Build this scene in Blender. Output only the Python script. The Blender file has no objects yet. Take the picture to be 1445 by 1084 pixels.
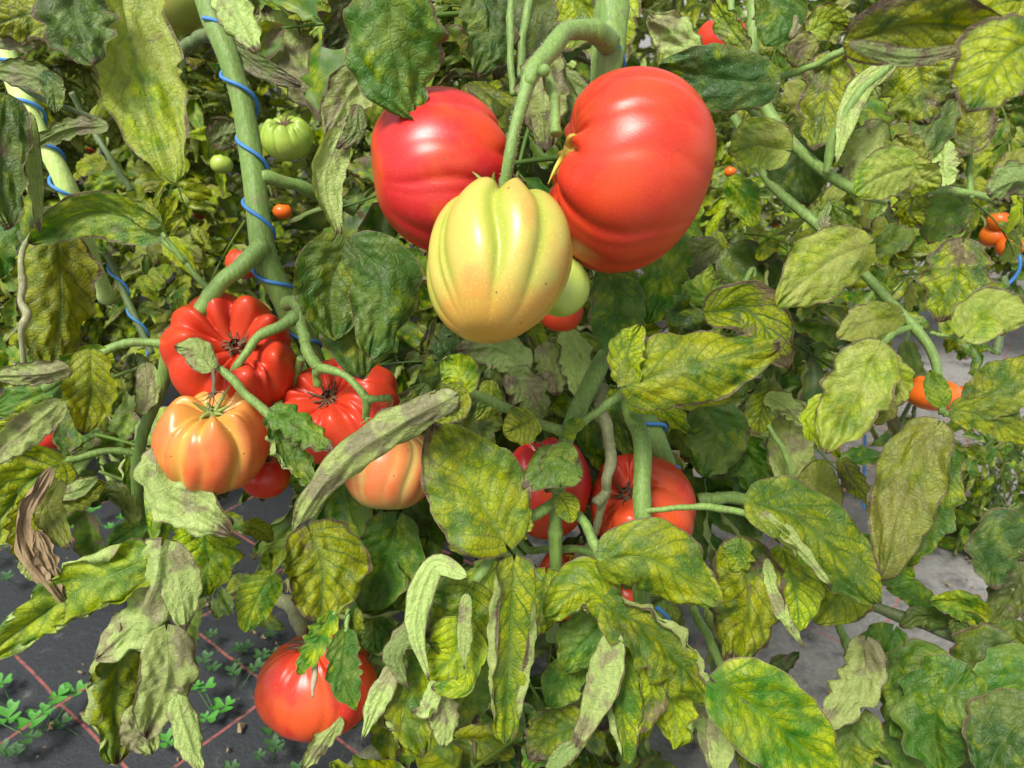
import bpy, math, random
import numpy as np
from mathutils import Vector, Matrix

SC = bpy.context.scene
COL = SC.collection
rad = math.radians
# ------------------------------------------------------------------ camera
F = 1090.0; CX, CY = 722.5, 542.0; H = 0.85; PITCH = rad(25)
cam_d = bpy.data.cameras.new('camera'); cam = bpy.data.objects.new('camera', cam_d); COL.objects.link(cam)
cam_d.sensor_width = 36; cam_d.lens = 36 * F / 1445.0
cam_d.clip_start = 0.02; cam_d.clip_end = 500
cam.location = (0, 0, H); cam.rotation_euler = (math.pi / 2 - PITCH, 0, 0)
cam_d.dof.use_dof = True; cam_d.dof.focus_distance = 0.6; cam_d.dof.aperture_fstop = 11
SC.camera = cam
CAM = np.array([0, 0, H])
FW = np.array([0, math.cos(PITCH), -math.sin(PITCH)]); UP = np.array([0, math.sin(PITCH), math.cos(PITCH)]); RT = np.array([1.0, 0, 0])
# ------------------------------------------------------------------ light
SUN_EL, SUN_AZ = rad(57), rad(-148)          # azimuth measured from +Y towards +X : from behind the camera, a little left
w = bpy.data.worlds.new('World'); SC.world = w; w.use_nodes = True
nt = w.node_tree; nt.nodes.clear()
sky = nt.nodes.new('ShaderNodeTexSky'); sky.sky_type = 'NISHITA'; sky.sun_disc = False
sky.sun_elevation = SUN_EL; sky.sun_rotation = SUN_AZ
hs = nt.nodes.new('ShaderNodeHueSaturation'); hs.inputs['Saturation'].default_value = 0.3
bg = nt.nodes.new('ShaderNodeBackground'); bg.inputs['Strength'].default_value = 0.11
wo = nt.nodes.new('ShaderNodeOutputWorld')
nt.links.new(sky.outputs[0], hs.inputs['Color']); nt.links.new(hs.outputs[0], bg.inputs[0]); nt.links.new(bg.outputs[0], wo.inputs[0])
sd = Vector((math.sin(SUN_AZ) * math.cos(SUN_EL), math.cos(SUN_AZ) * math.cos(SUN_EL), math.sin(SUN_EL)))
sl = bpy.data.lights.new('sun', 'SUN'); sl.energy = 3.4; sl.angle = rad(20); sl.color = (1, 0.955, 0.88)
so = bpy.data.objects.new('sun', sl); COL.objects.link(so); so.rotation_euler = (-sd).to_track_quat('-Z', 'Y').to_euler()
SC.view_settings.view_transform = 'Standard'; SC.view_settings.look = 'None'
SC.view_settings.gamma = 1; SC.view_settings.use_curve_mapping = False
SC.view_settings.exposure = 0.88
try:
    SC.cycles.use_denoising = True
    SC.cycles.max_bounces = 4; SC.cycles.diffuse_bounces = 2; SC.cycles.glossy_bounces = 2
    SC.cycles.transmission_bounces = 3; SC.cycles.transparent_max_bounces = 4
except Exception:
    pass

# ------------------------------------------------------------------ helpers
def P(px, py, d):
    return CAM + d * ((px - CX) / F * RT - (py - CY) / F * UP + FW)
def GP(px, py):
    v = (px - CX) / F * RT - (py - CY) / F * UP + FW
    return CAM + v * (H / -v[2])
def mesh_np(name, co, faces, mat, smooth=True, uvs=None, attrs=None):
    """co (n,3), faces (m,4) or (m,3) int arrays"""
    me = bpy.data.meshes.new(name)
    co = np.asarray(co, dtype=np.float32); faces = np.asarray(faces, dtype=np.int32)
    k = faces.shape[1]; m = len(faces)
    me.vertices.add(len(co)); me.vertices.foreach_set('co', co.ravel())
    me.loops.add(m * k); me.loops.foreach_set('vertex_index', faces.ravel())
    me.polygons.add(m)
    me.polygons.foreach_set('loop_start', np.arange(0, m * k, k, dtype=np.int32))
    me.polygons.foreach_set('loop_total', np.full(m, k, dtype=np.int32))
    me.update(calc_edges=True)
    me.polygons.foreach_set('use_smooth', np.full(m, smooth, dtype=bool))
    if uvs:
        for nm, uv in uvs.items():
            l = me.uv_layers.new(name=nm)
            l.data.foreach_set('uv', np.asarray(uv, dtype=np.float32)[faces.ravel()].ravel())
    if attrs:
        for nm, a in attrs.items():
            at = me.attributes.new(nm, 'FLOAT', 'POINT'); at.data.foreach_set('value', np.asarray(a, dtype=np.float32))
    me.materials.append(mat)
    return me
def link(name, me, parent=None, loc=None):
    o = bpy.data.objects.new(name, me); COL.objects.link(o)
    if parent is not None: o.parent = parent; o.matrix_parent_inverse = Matrix.Identity(4)
    if loc is not None: o.location = loc
    return o
def tag(o, label=None, cat=None, group=None, kind=None):
    if label: o['label'] = label
    if cat: o['category'] = cat
    if group: o['group'] = group
    if kind: o['kind'] = kind
    return o
def thing(name, label, cat, loc, group=None):
    o = bpy.data.objects.new(name, None); COL.objects.link(o); o.location = loc; o.empty_display_size = .02
    return tag(o, label, cat, group)
def link_world(name, co, faces, mat, parent, **kw):
    """a mesh given in world coordinates, with its origin at its own middle"""
    co = np.asarray(co); c = co.mean(0)
    me = mesh_np(name, co - c, faces, mat, **kw)
    base = np.zeros(3); q = parent
    while q is not None: base = base + np.array(q.location); q = q.parent
    return link(name, me, parent, tuple(c - base))

def catmull(pts, n):
    """pts (k,c) -> (n,c) smooth"""
    pts = np.asarray(pts, float)
    if len(pts) == 2:
        t = np.linspace(0, 1, n)[:, None]; return pts[0] * (1 - t) + pts[1] * t
    p = np.vstack([2 * pts[0] - pts[1], pts, 2 * pts[-1] - pts[-2]])
    seg = np.linalg.norm(np.diff(pts[:, :3], axis=0), axis=1); cum = np.concatenate([[0], np.cumsum(seg)])
    out = []
    for s in np.linspace(0, cum[-1], n):
        i = min(np.searchsorted(cum, s, side='right') - 1, len(pts) - 2); i = max(i, 0)
        t = (s - cum[i]) / max(seg[i], 1e-9)
        a, b, c, d = p[i], p[i + 1], p[i + 2], p[i + 3]
        out.append(.5 * (2 * b + (c - a) * t + (2 * a - 5 * b + 4 * c - d) * t * t + (-a + 3 * b - 3 * c + d) * t ** 3))
    return np.array(out)
def norm(v): return v / np.maximum(np.linalg.norm(v, axis=-1, keepdims=True), 1e-9)
def frames(sp):
    T = norm(np.gradient(sp, axis=0))
    N = np.zeros_like(T); a = np.array([0, 0, 1.0]) if abs(T[0, 2]) < .9 else np.array([1.0, 0, 0])
    n = np.cross(T[0], a); n /= np.linalg.norm(n); N[0] = n
    for i in range(1, len(T)):
        n = N[i - 1] - T[i] * np.dot(N[i - 1], T[i]); N[i] = n / max(np.linalg.norm(n), 1e-9)
    return T, N, np.cross(T, N)
def tube_np(sp, r, k=10, caps=True, groove=0.0):
    T, N, B = frames(sp); n = len(sp)
    ang = np.linspace(0, 2 * np.pi, k, endpoint=False)
    rr = np.asarray(r)[:, None] * (1 + groove * np.cos(5 * ang)[None, :])
    co = sp[:, None, :] + rr[..., None] * (np.cos(ang)[None, :, None] * N[:, None, :] + np.sin(ang)[None, :, None] * B[:, None, :])
    co = co.reshape(-1, 3)
    i = np.arange(n - 1)[:, None] * k; j = np.arange(k)[None, :]; j2 = (j + 1) % k
    f = np.stack([i + j, i + j2, i + k + j2, i + k + j], -1).reshape(-1, 4)
    return co, f
def join_np(parts):
    co = []; fs = []; o = 0
    for c, f in parts:
        co.append(c); fs.append(f + o); o += len(c)
    return np.vstack(co), np.vstack(fs)

# ------------------------------------------------------------------ node helper
class NG:
    def __init__(s, name):
        s.m = bpy.data.materials.new(name); s.m.use_nodes = True; s.t = s.m.node_tree; s.t.nodes.clear()
    def n(s, typ, **kw):
        nd = s.t.nodes.new(typ)
        for k, v in kw.items(): setattr(nd, k, v)
        return nd
    def set(s, sock, v):
        if hasattr(v, 'is_linked') or isinstance(v, bpy.types.NodeSocket): s.t.links.new(v, sock)
        else:
            if sock.type == 'RGBA' and len(v) == 3: v = (*v, 1)
            sock.default_value = v
    def math(s, op, a, b=None, c=None, clamp=False):
        nd = s.n('ShaderNodeMath', operation=op, use_clamp=clamp); s.set(nd.inputs[0], a)
        if b is not None: s.set(nd.inputs[1], b)
        if c is not None: s.set(nd.inputs[2], c)
        return nd.outputs[0]
    def vmath(s, op, a, b=None, scale=None):
        nd = s.n('ShaderNodeVectorMath', operation=op); s.set(nd.inputs[0], a)
        if b is not None: s.set(nd.inputs[1], b)
        if scale is not None: s.set(nd.inputs['Scale'], scale)
        return nd.outputs[0]
    def mix(s, f, a, b):
        nd = s.n('ShaderNodeMix', data_type='RGBA'); s.set(nd.inputs[0], f); s.set(nd.inputs[6], a); s.set(nd.inputs[7], b)
        return nd.outputs[2]
    def noise(s, vec, scale, detail=3, rough=.55, dist=0):
        nd = s.n('ShaderNodeTexNoise'); s.set(nd.inputs['Vector'], vec); nd.inputs['Scale'].default_value = scale
        nd.inputs['Detail'].default_value = detail; nd.inputs['Roughness'].default_value = rough; nd.inputs['Distortion'].default_value = dist
        return nd.outputs[0]
    def step(s, x, lo, hi):
        nd = s.n('ShaderNodeMapRange', interpolation_type='SMOOTHSTEP'); s.set(nd.inputs[0], x)
        s.set(nd.inputs[1], lo); s.set(nd.inputs[2], hi); return nd.outputs[0]
    def oattr(s, name):
        return s.n('ShaderNodeAttribute', attribute_type='OBJECT', attribute_name=name).outputs['Fac']
    def gattr(s, name):
        return s.n('ShaderNodeAttribute', attribute_type='GEOMETRY', attribute_name=name).outputs['Fac']
    def bump(s, h, strength, dist):
        nd = s.n('ShaderNodeBump'); s.set(nd.inputs['Height'], h); nd.inputs['Strength'].default_value = strength; nd.inputs['Distance'].default_value = dist
        return nd.outputs[0]
    def out(s, sh):
        o = s.n('ShaderNodeOutputMaterial'); s.t.links.new(sh, o.inputs[0]); return s.m
    def pbr(s, col, rough=.5, normal=None, **kw):
        b = s.n('ShaderNodeBsdfPrincipled'); s.set(b.inputs['Base Color'], col); s.set(b.inputs['Roughness'], rough)
        if normal is not None: s.set(b.inputs['Normal'], normal)
        for k, v in kw.items(): s.set(b.inputs[k.replace('_', ' ')], v)
        return b.outputs[0]

# ------------------------------------------------------------------ leaf material
NV = 7.0
def leaf_material(name, fine=True):
    g = NG(name)
    uvm = g.n('ShaderNodeUVMap', uv_map='m').outputs[0]
    uvn = g.n('ShaderNodeUVMap', uv_map='n').outputs[0]
    rnd = g.n('ShaderNodeObjectInfo').outputs['Random']
    coord = g.vmath('ADD', uvm, g.vmath('SCALE', (3.1, 1.7, 5.3), scale=g.math('MULTIPLY', rnd, 3.0)))
    sx = g.n('ShaderNodeSeparateXYZ'); g.set(sx.inputs[0], uvn)
    v = g.math('ABSOLUTE', g.math('MULTIPLY_ADD', sx.outputs[0], 2.0, -1.0)); u = sx.outputs[1]
    yel, brn, pale, drk = g.oattr('yel'), g.oattr('brn'), g.oattr('pale'), g.oattr('drk')
    back = g.n('ShaderNodeNewGeometry').outputs['Backfacing']
    n1 = g.noise(coord, 55, 3 if fine else 2, .55, .3); n2 = g.noise(coord, 130, 4 if fine else 2, .7); n3 = g.noise(coord, 520, 2, .6); n4 = g.noise(coord, 26, 4 if fine else 2, .62, .4)
    n5 = g.noise(g.vmath('ADD', coord, (4.4, 2.2, 1.1)), 34, 3 if fine else 1, .6)
    # veins, wavering a little
    ph = g.math('MULTIPLY', g.math('SUBTRACT', g.math('ADD', u, g.math('MULTIPLY', g.math('SUBTRACT', n1, .5), .10)), g.math('MULTIPLY', g.math('POWER', v, .85), .33)), NV)
    dl = g.math('ABSOLUTE', g.math('SUBTRACT', g.math('FRACT', ph), .5))
    lat = g.step(dl, .33, .49); latf = g.step(dl, .468, .492)
    mid = g.step(v, .14, .0); midf = g.step(v, .030, .010)
    if fine:
        vo = g.n('ShaderNodeTexVoronoi', feature='DISTANCE_TO_EDGE'); g.set(vo.inputs['Vector'], g.vmath('ADD', coord, g.vmath('SCALE', (1, .6, 1), scale=g.math('MULTIPLY', n2, .010)))); vo.inputs['Scale'].default_value = 190
        net = g.step(vo.outputs[0], .16, .0)
    else: net = 0.0
    halo = g.math('MAXIMUM', g.math('MAXIMUM', lat, mid), g.math('MULTIPLY', net, .45))
    line = g.math('MAXIMUM', g.math('MAXIMUM', g.math('MULTIPLY', latf, .7), midf), g.math('MULTIPLY', net, .26))
    vr = g.math('FRACT', g.math('MULTIPLY', rnd, 7.31)); br_ = g.math('FRACT', g.math('MULTIPLY', rnd, 13.7))
    halo = g.math('MULTIPLY', halo, g.math('MULTIPLY_ADD', vr, .5, .62)); line = g.math('MULTIPLY', line, g.math('MULTIPLY_ADD', vr, .6, .6))
    # chlorosis between the veins, in patches
    chl = g.step(g.math('ADD', g.math('ADD', n1, g.math('MULTIPLY', yel, .62)), g.math('MULTIPLY', g.math('SUBTRACT', n2, .5), .30)), .64, 1.00)
    chl = g.math('MULTIPLY', chl, g.math('SUBTRACT', 1.0, g.math('MULTIPLY', halo, .88)))
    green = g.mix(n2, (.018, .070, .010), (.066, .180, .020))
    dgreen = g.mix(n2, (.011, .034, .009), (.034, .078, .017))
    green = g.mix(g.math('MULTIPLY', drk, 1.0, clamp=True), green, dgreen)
    yello = g.mix(n4, (.17, .27, .016), (.46, .45, .036))
    up = g.mix(chl, green, yello)
    palec = g.mix(n2, (.16, .21, .045), (.36, .37, .115))
    up = g.mix(g.math('ADD', g.math('MULTIPLY', pale, g.step(n4, .30, .58)), g.math('MULTIPLY', g.step(n5, .58, .36), .30), clamp=True), up, palec)
    # bronzing: a grey-brown cast in soft patches
    brz = g.math('MULTIPLY', g.step(g.math('ADD', g.math('ADD', n5, g.math('MULTIPLY_ADD', br_, .22, -.17)), g.math('MULTIPLY', brn, .16)), .48, .70), g.math('MULTIPLY_ADD', n2, .6, .05))
    up = g.mix(brz, up, (.105, .080, .030))
    up = g.mix(g.math('MULTIPLY', line, .38), up, g.mix(pale, (.12, .19, .05), (.16, .17, .075)))
    dn = g.mix(n2, (.22, .32, .10), (.48, .55, .23))
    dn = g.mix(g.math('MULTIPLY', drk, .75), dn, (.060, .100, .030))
    dn = g.mix(g.math('MULTIPLY', yel, g.math('MULTIPLY', n1, .6)), dn, (.30, .31, .085))
    dn = g.mix(g.math('MULTIPLY', g.step(g.math('ADD', n5, g.math('MULTIPLY', brn, .08)), .56, .66), .7), dn, g.mix(n2, (.12, .085, .060), (.27, .21, .155)))
    dn = g.mix(g.math('MULTIPLY', line, .5), dn, (.22, .30, .11))
    col = g.mix(back, up, dn)
    # dead blotches, specks and margins
    bl = g.step(g.math('ADD', n4, g.math('MULTIPLY', n3, .16)), g.math('SUBTRACT', .83, g.math('MULTIPLY', brn, .28)), g.math('SUBTRACT', .93, g.math('MULTIPLY', brn, .26)))
    bcol = g.mix(n2, (.055, .038, .024), (.19, .145, .105))
    col = g.mix(g.math('MULTIPLY', bl, .85), col, bcol)
    mar = g.step(g.math('ADD', g.math('MAXIMUM', v, g.math('ADD', u, -.02)), g.math('MULTIPLY', n4, .45)), g.math('SUBTRACT', 1.22, g.math('MULTIPLY', brn, .18)), g.math('SUBTRACT', 1.27, g.math('MULTIPLY', brn, .17)))
    col = g.mix(g.math('MULTIPLY', mar, .92), col, g.mix(n2, (.035, .022, .014), (.15, .11, .07)))
    rim = g.step(v, .965, .99)
    col = g.mix(g.math('MULTIPLY', rim, .5), col, (.22, .19, .09))
    sp = g.step(n3, .60, .68)
    col = g.mix(g.math('MULTIPLY', sp, g.math('MULTIPLY_ADD', brn, .65, .1)), col, (.04, .028, .012))
    hue = g.n('ShaderNodeHueSaturation'); g.set(hue.inputs['Color'], col); g.set(hue.inputs['Value'], g.math('MULTIPLY', g.math('MULTIPLY_ADD', rnd, .55, .74), g.math('MULTIPLY_ADD', n3, .5, .77)))
    hue.inputs['Saturation'].default_value = 1.13
    g.set(hue.inputs['Hue'], g.math('MULTIPLY_ADD', rnd, .02, .49)); col = hue.outputs[0]
    b = g.n('ShaderNodeBsdfPrincipled'); g.set(b.inputs['Base Color'], col)
    g.set(b.inputs['Roughness'], g.math('MULTIPLY_ADD', n2, .3, .36)); b.inputs['Specular IOR Level'].default_value = .42
    tr = g.n('ShaderNodeBsdfTranslucent')
    if fine:
        hgt = g.math('SUBTRACT', g.math('ADD', g.math('MULTIPLY', n2, .7), n1), g.math('ADD', g.math('MULTIPLY', line, .5), g.math('MULTIPLY', net, .22)))
        hgt = g.math('ADD', hgt, g.math('MULTIPLY', n3, .25))
        nrm = g.bump(hgt, .55, .0018); g.set(b.inputs['Normal'], nrm)
    h2 = g.n('ShaderNodeHueSaturation'); g.set(h2.inputs['Color'], col); h2.inputs['Saturation'].default_value = 1.25; h2.inputs['Value'].default_value = 1.3
    g.set(tr.inputs[0], h2.outputs[0])
    ms = g.n('ShaderNodeMixShader'); ms.inputs[0].default_value = .32
    g.t.links.new(b.outputs[0], ms.inputs[1]); g.t.links.new(tr.outputs[0], ms.inputs[2])
    return g.out(ms.outputs[0])
M_LEAF = leaf_material('tomato_leaf')
M_LEAF_FAR = leaf_material('tomato_leaf_far', False)

def dry_material():
    g = NG('dry_leaf'); c = g.n('ShaderNodeTexCoord').outputs['Object']
    n1 = g.noise(c, 60, 5, .65); n2 = g.noise(c, 300, 3)
    col = g.mix(n1, (.09, .055, .028), (.36, .26, .13))
    return g.out(g.pbr(col, .8, g.bump(g.math('ADD', n1, g.math('MULTIPLY', n2, .4)), .8, .002)))
M_DRY = dry_material()
def stem_material(name, ca, cb, cc=(.16, .13, .07)):
    g = NG(name); c = g.n('ShaderNodeTexCoord').outputs['Object']
    n1 = g.noise(c, 30, 5, .65); n2 = g.noise(c, 900, 2, .6); n3 = g.noise(c, 75, 5, .7, .5)
    sm = g.n('ShaderNodeMapping'); g.set(sm.inputs['Vector'], c); sm.inputs['Scale'].default_value = (1, 1, .12)
    n4 = g.noise(sm.outputs[0], 420, 3, .6)
    col = g.mix(n1, ca, cb)
    col = g.mix(g.math('MULTIPLY', g.step(n4, .40, .68), .45), col, tuple(x * 1.45 for x in cb))
    col = g.mix(g.math('MULTIPLY', g.step(n3, .55, .72), .6), col, cc)
    col = g.mix(g.math('MULTIPLY', g.step(n2, .62, .72), .5), col, (.05, .05, .02))
    b = g.pbr(col, .55, g.bump(g.math('ADD', n4, g.math('ADD', g.math('MULTIPLY', n2, .6), n3)), .6, .0010), Sheen_Weight=.12, Sheen_Roughness=.4)
    return g.out(b)
M_STEM = stem_material('green_stem', (.085, .165, .025), (.17, .27, .055))
M_STEM_D = stem_material('grey_green_stem', (.05, .085, .025), (.11, .16, .05))
M_STEM_L = stem_material('light_stem', (.33, .50, .10), (.52, .66, .22), (.40, .45, .15))
M_STEM_O = stem_material('old_stem', (.16, .17, .07), (.26, .27, .13), (.14, .10, .06))
def simple(name, col, rough=.6, **kw):
    g = NG(name); c = g.n('ShaderNodeTexCoord').outputs['Object']; n = g.noise(c, 250, 3)
    cc = g.mix(n, tuple(x * .7 for x in col), tuple(min(1, x * 1.2) for x in col))
    return g.out(g.pbr(cc, rough, g.bump(n, .3, .0006), **kw))
M_TWINE = simple('blue_twine', (.045, .19, .48), .6)
M_HAIR = simple('plant_hair', (.55, .62, .42), .5)
M_CALYX = simple('dry_calyx', (.12, .075, .035), .8)
M_CALYX_G = simple('green_calyx', (.20, .26, .05), .6)
M_CALYX_Y = simple('yellow_calyx', (.55, .40, .05), .6)
M_CLOVER = simple('clover_leaf', (.05, .21, .02), .6)
M_CLOVER_D = simple('dark_clover', (.028, .085, .018), .6)
M_SCAR = simple('cork_scar', (.42, .33, .22), .85)

# ------------------------------------------------------------------ tomato materials
def tomato_material(name, base, alt, crease, top, cw=.5, cwid=(.35, 1.1), altp=(.42, .62), tw=.6, rough=.23, bot=None):
    g = NG(name); c = g.n('ShaderNodeTexCoord').outputs['Object']
    rnd = g.n('ShaderNodeObjectInfo').outputs['Random']
    c = g.vmath('ADD', c, g.vmath('SCALE', (1, 2, 3), scale=rnd))
    n1 = g.noise(c, 22, 3, .5); n2 = g.noise(c, 900, 2, .5); n3 = g.noise(c, 70, 3, .6)
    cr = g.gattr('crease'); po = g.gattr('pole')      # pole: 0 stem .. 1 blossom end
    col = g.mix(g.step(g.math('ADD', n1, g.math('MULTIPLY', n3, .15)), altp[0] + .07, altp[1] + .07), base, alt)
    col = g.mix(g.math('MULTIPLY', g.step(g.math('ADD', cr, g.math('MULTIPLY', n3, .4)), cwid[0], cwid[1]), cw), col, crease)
    col = g.mix(g.math('MULTIPLY', g.step(g.math('ADD', po, g.math('MULTIPLY', n1, .3)), .52, .2), tw), col, top)
    if bot: col = g.mix(g.math('MULTIPLY', g.step(g.math('ADD', po, g.math('MULTIPLY', n1, .25)), .78, .98), .75), col, bot)
    col = g.mix(g.math('MULTIPLY', g.step(n2, .56, .72), .38), col, tuple(min(1, x * 1.5 + .05) for x in base))
    vo = g.n('ShaderNodeTexVoronoi'); g.set(vo.inputs['Vector'], c); vo.inputs['Scale'].default_value = 95
    col = g.mix(g.math('MULTIPLY', g.step(vo.outputs[0], .09, .04), g.step(n1, .42, .58)), col, (.10, .05, .02))
    h = g.math('ADD', g.math('MULTIPLY', n2, .45), g.math('MULTIPLY', n3, 1.0))
    b = g.pbr(col, g.math('MULTIPLY_ADD', n3, .16, rough), g.bump(h, .10, .0014), Coat_Weight=.0, Specular_IOR_Level=.42)
    return g.out(b)
TM = {
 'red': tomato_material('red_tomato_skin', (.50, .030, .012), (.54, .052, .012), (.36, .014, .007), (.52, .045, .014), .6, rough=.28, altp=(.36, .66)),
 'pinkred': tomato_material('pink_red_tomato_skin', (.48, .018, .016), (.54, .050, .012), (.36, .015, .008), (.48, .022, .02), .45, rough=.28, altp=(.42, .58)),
 'orangered': tomato_material('orange_red_tomato_skin', (.56, .070, .014), (.52, .026, .012), (.58, .11, .02), (.62, .06, .02), .35),
 'yellow': tomato_material('yellow_tomato_skin', (.45, .38, .075), (.52, .27, .06), (.27, .34, .035), (.44, .39, .08), .8, (.25, .85), (.50, .68), .5, .26, bot=(.54, .28, .045)),
 'peach': tomato_material('peach_tomato_skin', (.56, .095, .025), (.55, .15, .035), (.56, .33, .055), (.56, .30, .055), .75, (.28, .85), (.4, .62), .75, .24),
 'peachgreen': tomato_material('peach_green_tomato_skin', (.54, .13, .04), (.52, .17, .05), (.44, .34, .10), (.46, .36, .13), .8, (.22, .75), (.4, .62), .5, .24, bot=(.36, .34, .10)),
 'green': tomato_material('green_tomato_skin', (.30, .42, .055), (.38, .48, .09), (.17, .30, .035), (.16, .26, .03), .5),
 'olive': tomato_material('olive_tomato_skin', (.24, .27, .045), (.30, .30, .06), (.15, .20, .03), (.12, .15, .03), .5),
 'orange': tomato_material('orange_tomato_skin', (.68, .15, .010), (.66, .11, .010), (.60, .14, .012), (.62, .12, .012), .3),
}

# ------------------------------------------------------------------ LEAVES
PRE = {  # yel, brn, pale, drk
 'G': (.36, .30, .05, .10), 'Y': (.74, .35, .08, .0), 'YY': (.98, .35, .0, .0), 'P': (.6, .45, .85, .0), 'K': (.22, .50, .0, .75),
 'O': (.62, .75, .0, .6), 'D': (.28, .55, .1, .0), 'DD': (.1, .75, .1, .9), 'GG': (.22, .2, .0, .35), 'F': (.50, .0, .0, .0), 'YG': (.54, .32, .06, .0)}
LSEED = [100]
def leaf_np(sp, tov, hw, side=1, roll=(0, 0), fold=0, curl=0, ra=0, rb=0, lobes=.1, seed=0, nu=38, nv=23, crumple=.5, wa=1, wb=1, tipness=1.0):
    """sp (nu,3) spine; tov (nu,3) direction the face looks at; hw half width in metres.
       side 1: upper face looks along tov, -1: underside does. ra/rb roll of the two edges towards tov (degrees)."""
    rs = np.random.RandomState(seed)
    T = norm(np.gradient(sp, axis=0)); X = norm(np.cross(T, tov)); N = np.cross(X, T)
    u = np.linspace(0, 1, nu)
    a = np.radians(roll[0] + (roll[1] - roll[0]) * u)[:, None]
    X, N = X * np.cos(a) + N * np.sin(a), N * np.cos(a) - X * np.sin(a)
    prof = np.sin(np.pi * np.clip(u, 0, 1) ** (.80)) ** .50
    prof *= (1 - .22 * tipness * np.clip((u - .60) / .40, 0, 1) ** 1.2)
    prof[0] = .05; prof[-1] = .02
    L = np.linalg.norm(sp[-1] - sp[0])
    hs = []
    for k, ww in ((0, wa), (1, wb)):
        p = prof.copy()
        if lobes:
            nl = rs.randint(3, 6); phs = rs.rand()
            s = (u * nl * 1.15 + phs + .12 * np.sin(7 * u + rs.rand() * 6)) % 1.0
            tooth = np.where(s < .75, s / .75, (1 - s) / .25)
            p = p * (1 - lobes * (1 - tooth ** .8) * np.clip(u * 5, 0, 1))
            s2 = (u * nl * 3.1 + phs) % 1.0
            p = p * (1 - lobes * .22 * np.where(s2 < .7, 1 - s2 / .7, (s2 - .7) / .3))
        p *= 1 + .05 * np.sin(u * 9 + rs.rand() * 6)
        hs.append(p * ww * hw)
    v = np.linspace(-1, 1, nv)
    co = np.zeros((nu, nv, 3)); uvm = np.zeros((nu, nv, 2)); uvn = np.zeros((nu, nv, 2))
    mid = nv // 2
    for sgn, h, rl in ((-1, hs[1], rb), (1, hs[0], ra)):
        idx = range(mid, nv) if sgn > 0 else range(mid, -1, -1)
        off = np.zeros((nu, 2)); pv = 0
        # edge roll tapers towards base and tip
        rt = rl * np.clip(np.sin(np.pi * np.clip(u * 1.02, 0, 1)) * 1.6, .1, 1) * (1 + .18 * np.sin(u * 8 + rs.rand() * 6))
        for j in idx:
            av = abs(v[j]); dv = av - pv; am = (av + pv) / 2
            t = np.clip((am - .56) / .20, 0, 1) if abs(rl) > 100 else np.clip((am - .5) / .5, 0, 1)
            al = np.radians(fold * (1 if am > .02 else 0) + curl * am + rt * t)
            off = off + (dv * h)[:, None] * np.stack([np.cos(al), np.sin(al)], -1) if dv > 0 else off
            pv = av
            p = sp + sgn * off[:, :1] * X + off[:, 1:] * N
            # cordate base and forward sweeping veins
            p = p - T * (av ** 1.5 * .22 * hw * np.clip(1 - u * 3.2, 0, 1) ** 1.2)[:, None]
            co[:, j] = p
            uvm[:, j, 0] = sgn * av * h; uvm[:, j, 1] = u * L
            uvn[:, j, 0] = .5 + .5 * v[j]; uvn[:, j, 1] = u
    # relief: quilting between veins, sunk veins, crumple, ruffled edge
    U, V = np.meshgrid(u, np.abs(v), indexing='ij'); VS = np.meshgrid(u, v, indexing='ij')[1]
    ph = (U - .33 * V ** .85) * NV
    quilt = np.abs(np.sin(np.pi * ph)) ** .8 * np.clip(V * 4, 0, 1) * (1 - .3 * V)
    midg = -np.exp(-(V / .07) ** 2)
    r = rs.rand(12) * 6.28
    cr = (np.sin(U * 9 + VS * 5 + r[0]) + np.sin(U * 15 - VS * 8 + r[1]) * .6 + np.sin(U * 6 + VS * 11 + r[2]) * .7 + np.sin(U * 23 + VS * 17 + r[3]) * .35)
    cr3 = np.abs(np.sin(U * 11 + VS * 6 + r[9])) ** .7 + .7 * np.abs(np.sin(U * 7 - VS * 9 + r[10])) ** .7 - 1
    cr2 = (np.sin(U * 5 + VS * 3 + r[7]) + np.sin(VS * 4 + U * 2 + r[8]))
    nside = 1 if VS is None else 1
    ruf = (np.sin(U * 22 + np.sign(VS) * r[4] + r[5]) + .6 * np.sin(U * 37 + np.sign(VS) * r[6])) * V ** 3
    du = np.gradient(co, axis=0); dvv = np.gradient(co, axis=1)
    nn = norm(np.cross(dvv, du))        # X x T = N
    body = (side * (quilt * .075 + midg * .07) + crumple * (.050 * cr + .085 * cr2 + .085 * cr3)) * hw + .10 * crumple * hw * ruf
    env = np.clip(U * 6, 0, 1)
    co = co + nn * (body * env)[..., None]
    i = np.arange(nu - 1)[:, None] * nv; j = np.arange(nv - 1)[None, :]
    f = np.stack([i + j, i + j + 1, i + nv + j + 1, i + nv + j], -1).reshape(-1, 4)
    # winding so that the geometric normal is +N for side 1
    if side < 0: f = f[:, ::-1]
    ofs = rs.rand(2) * 7
    return co.reshape(-1, 3), f, uvm.reshape(-1, 2) + ofs, uvn.reshape(-1, 2)

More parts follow.
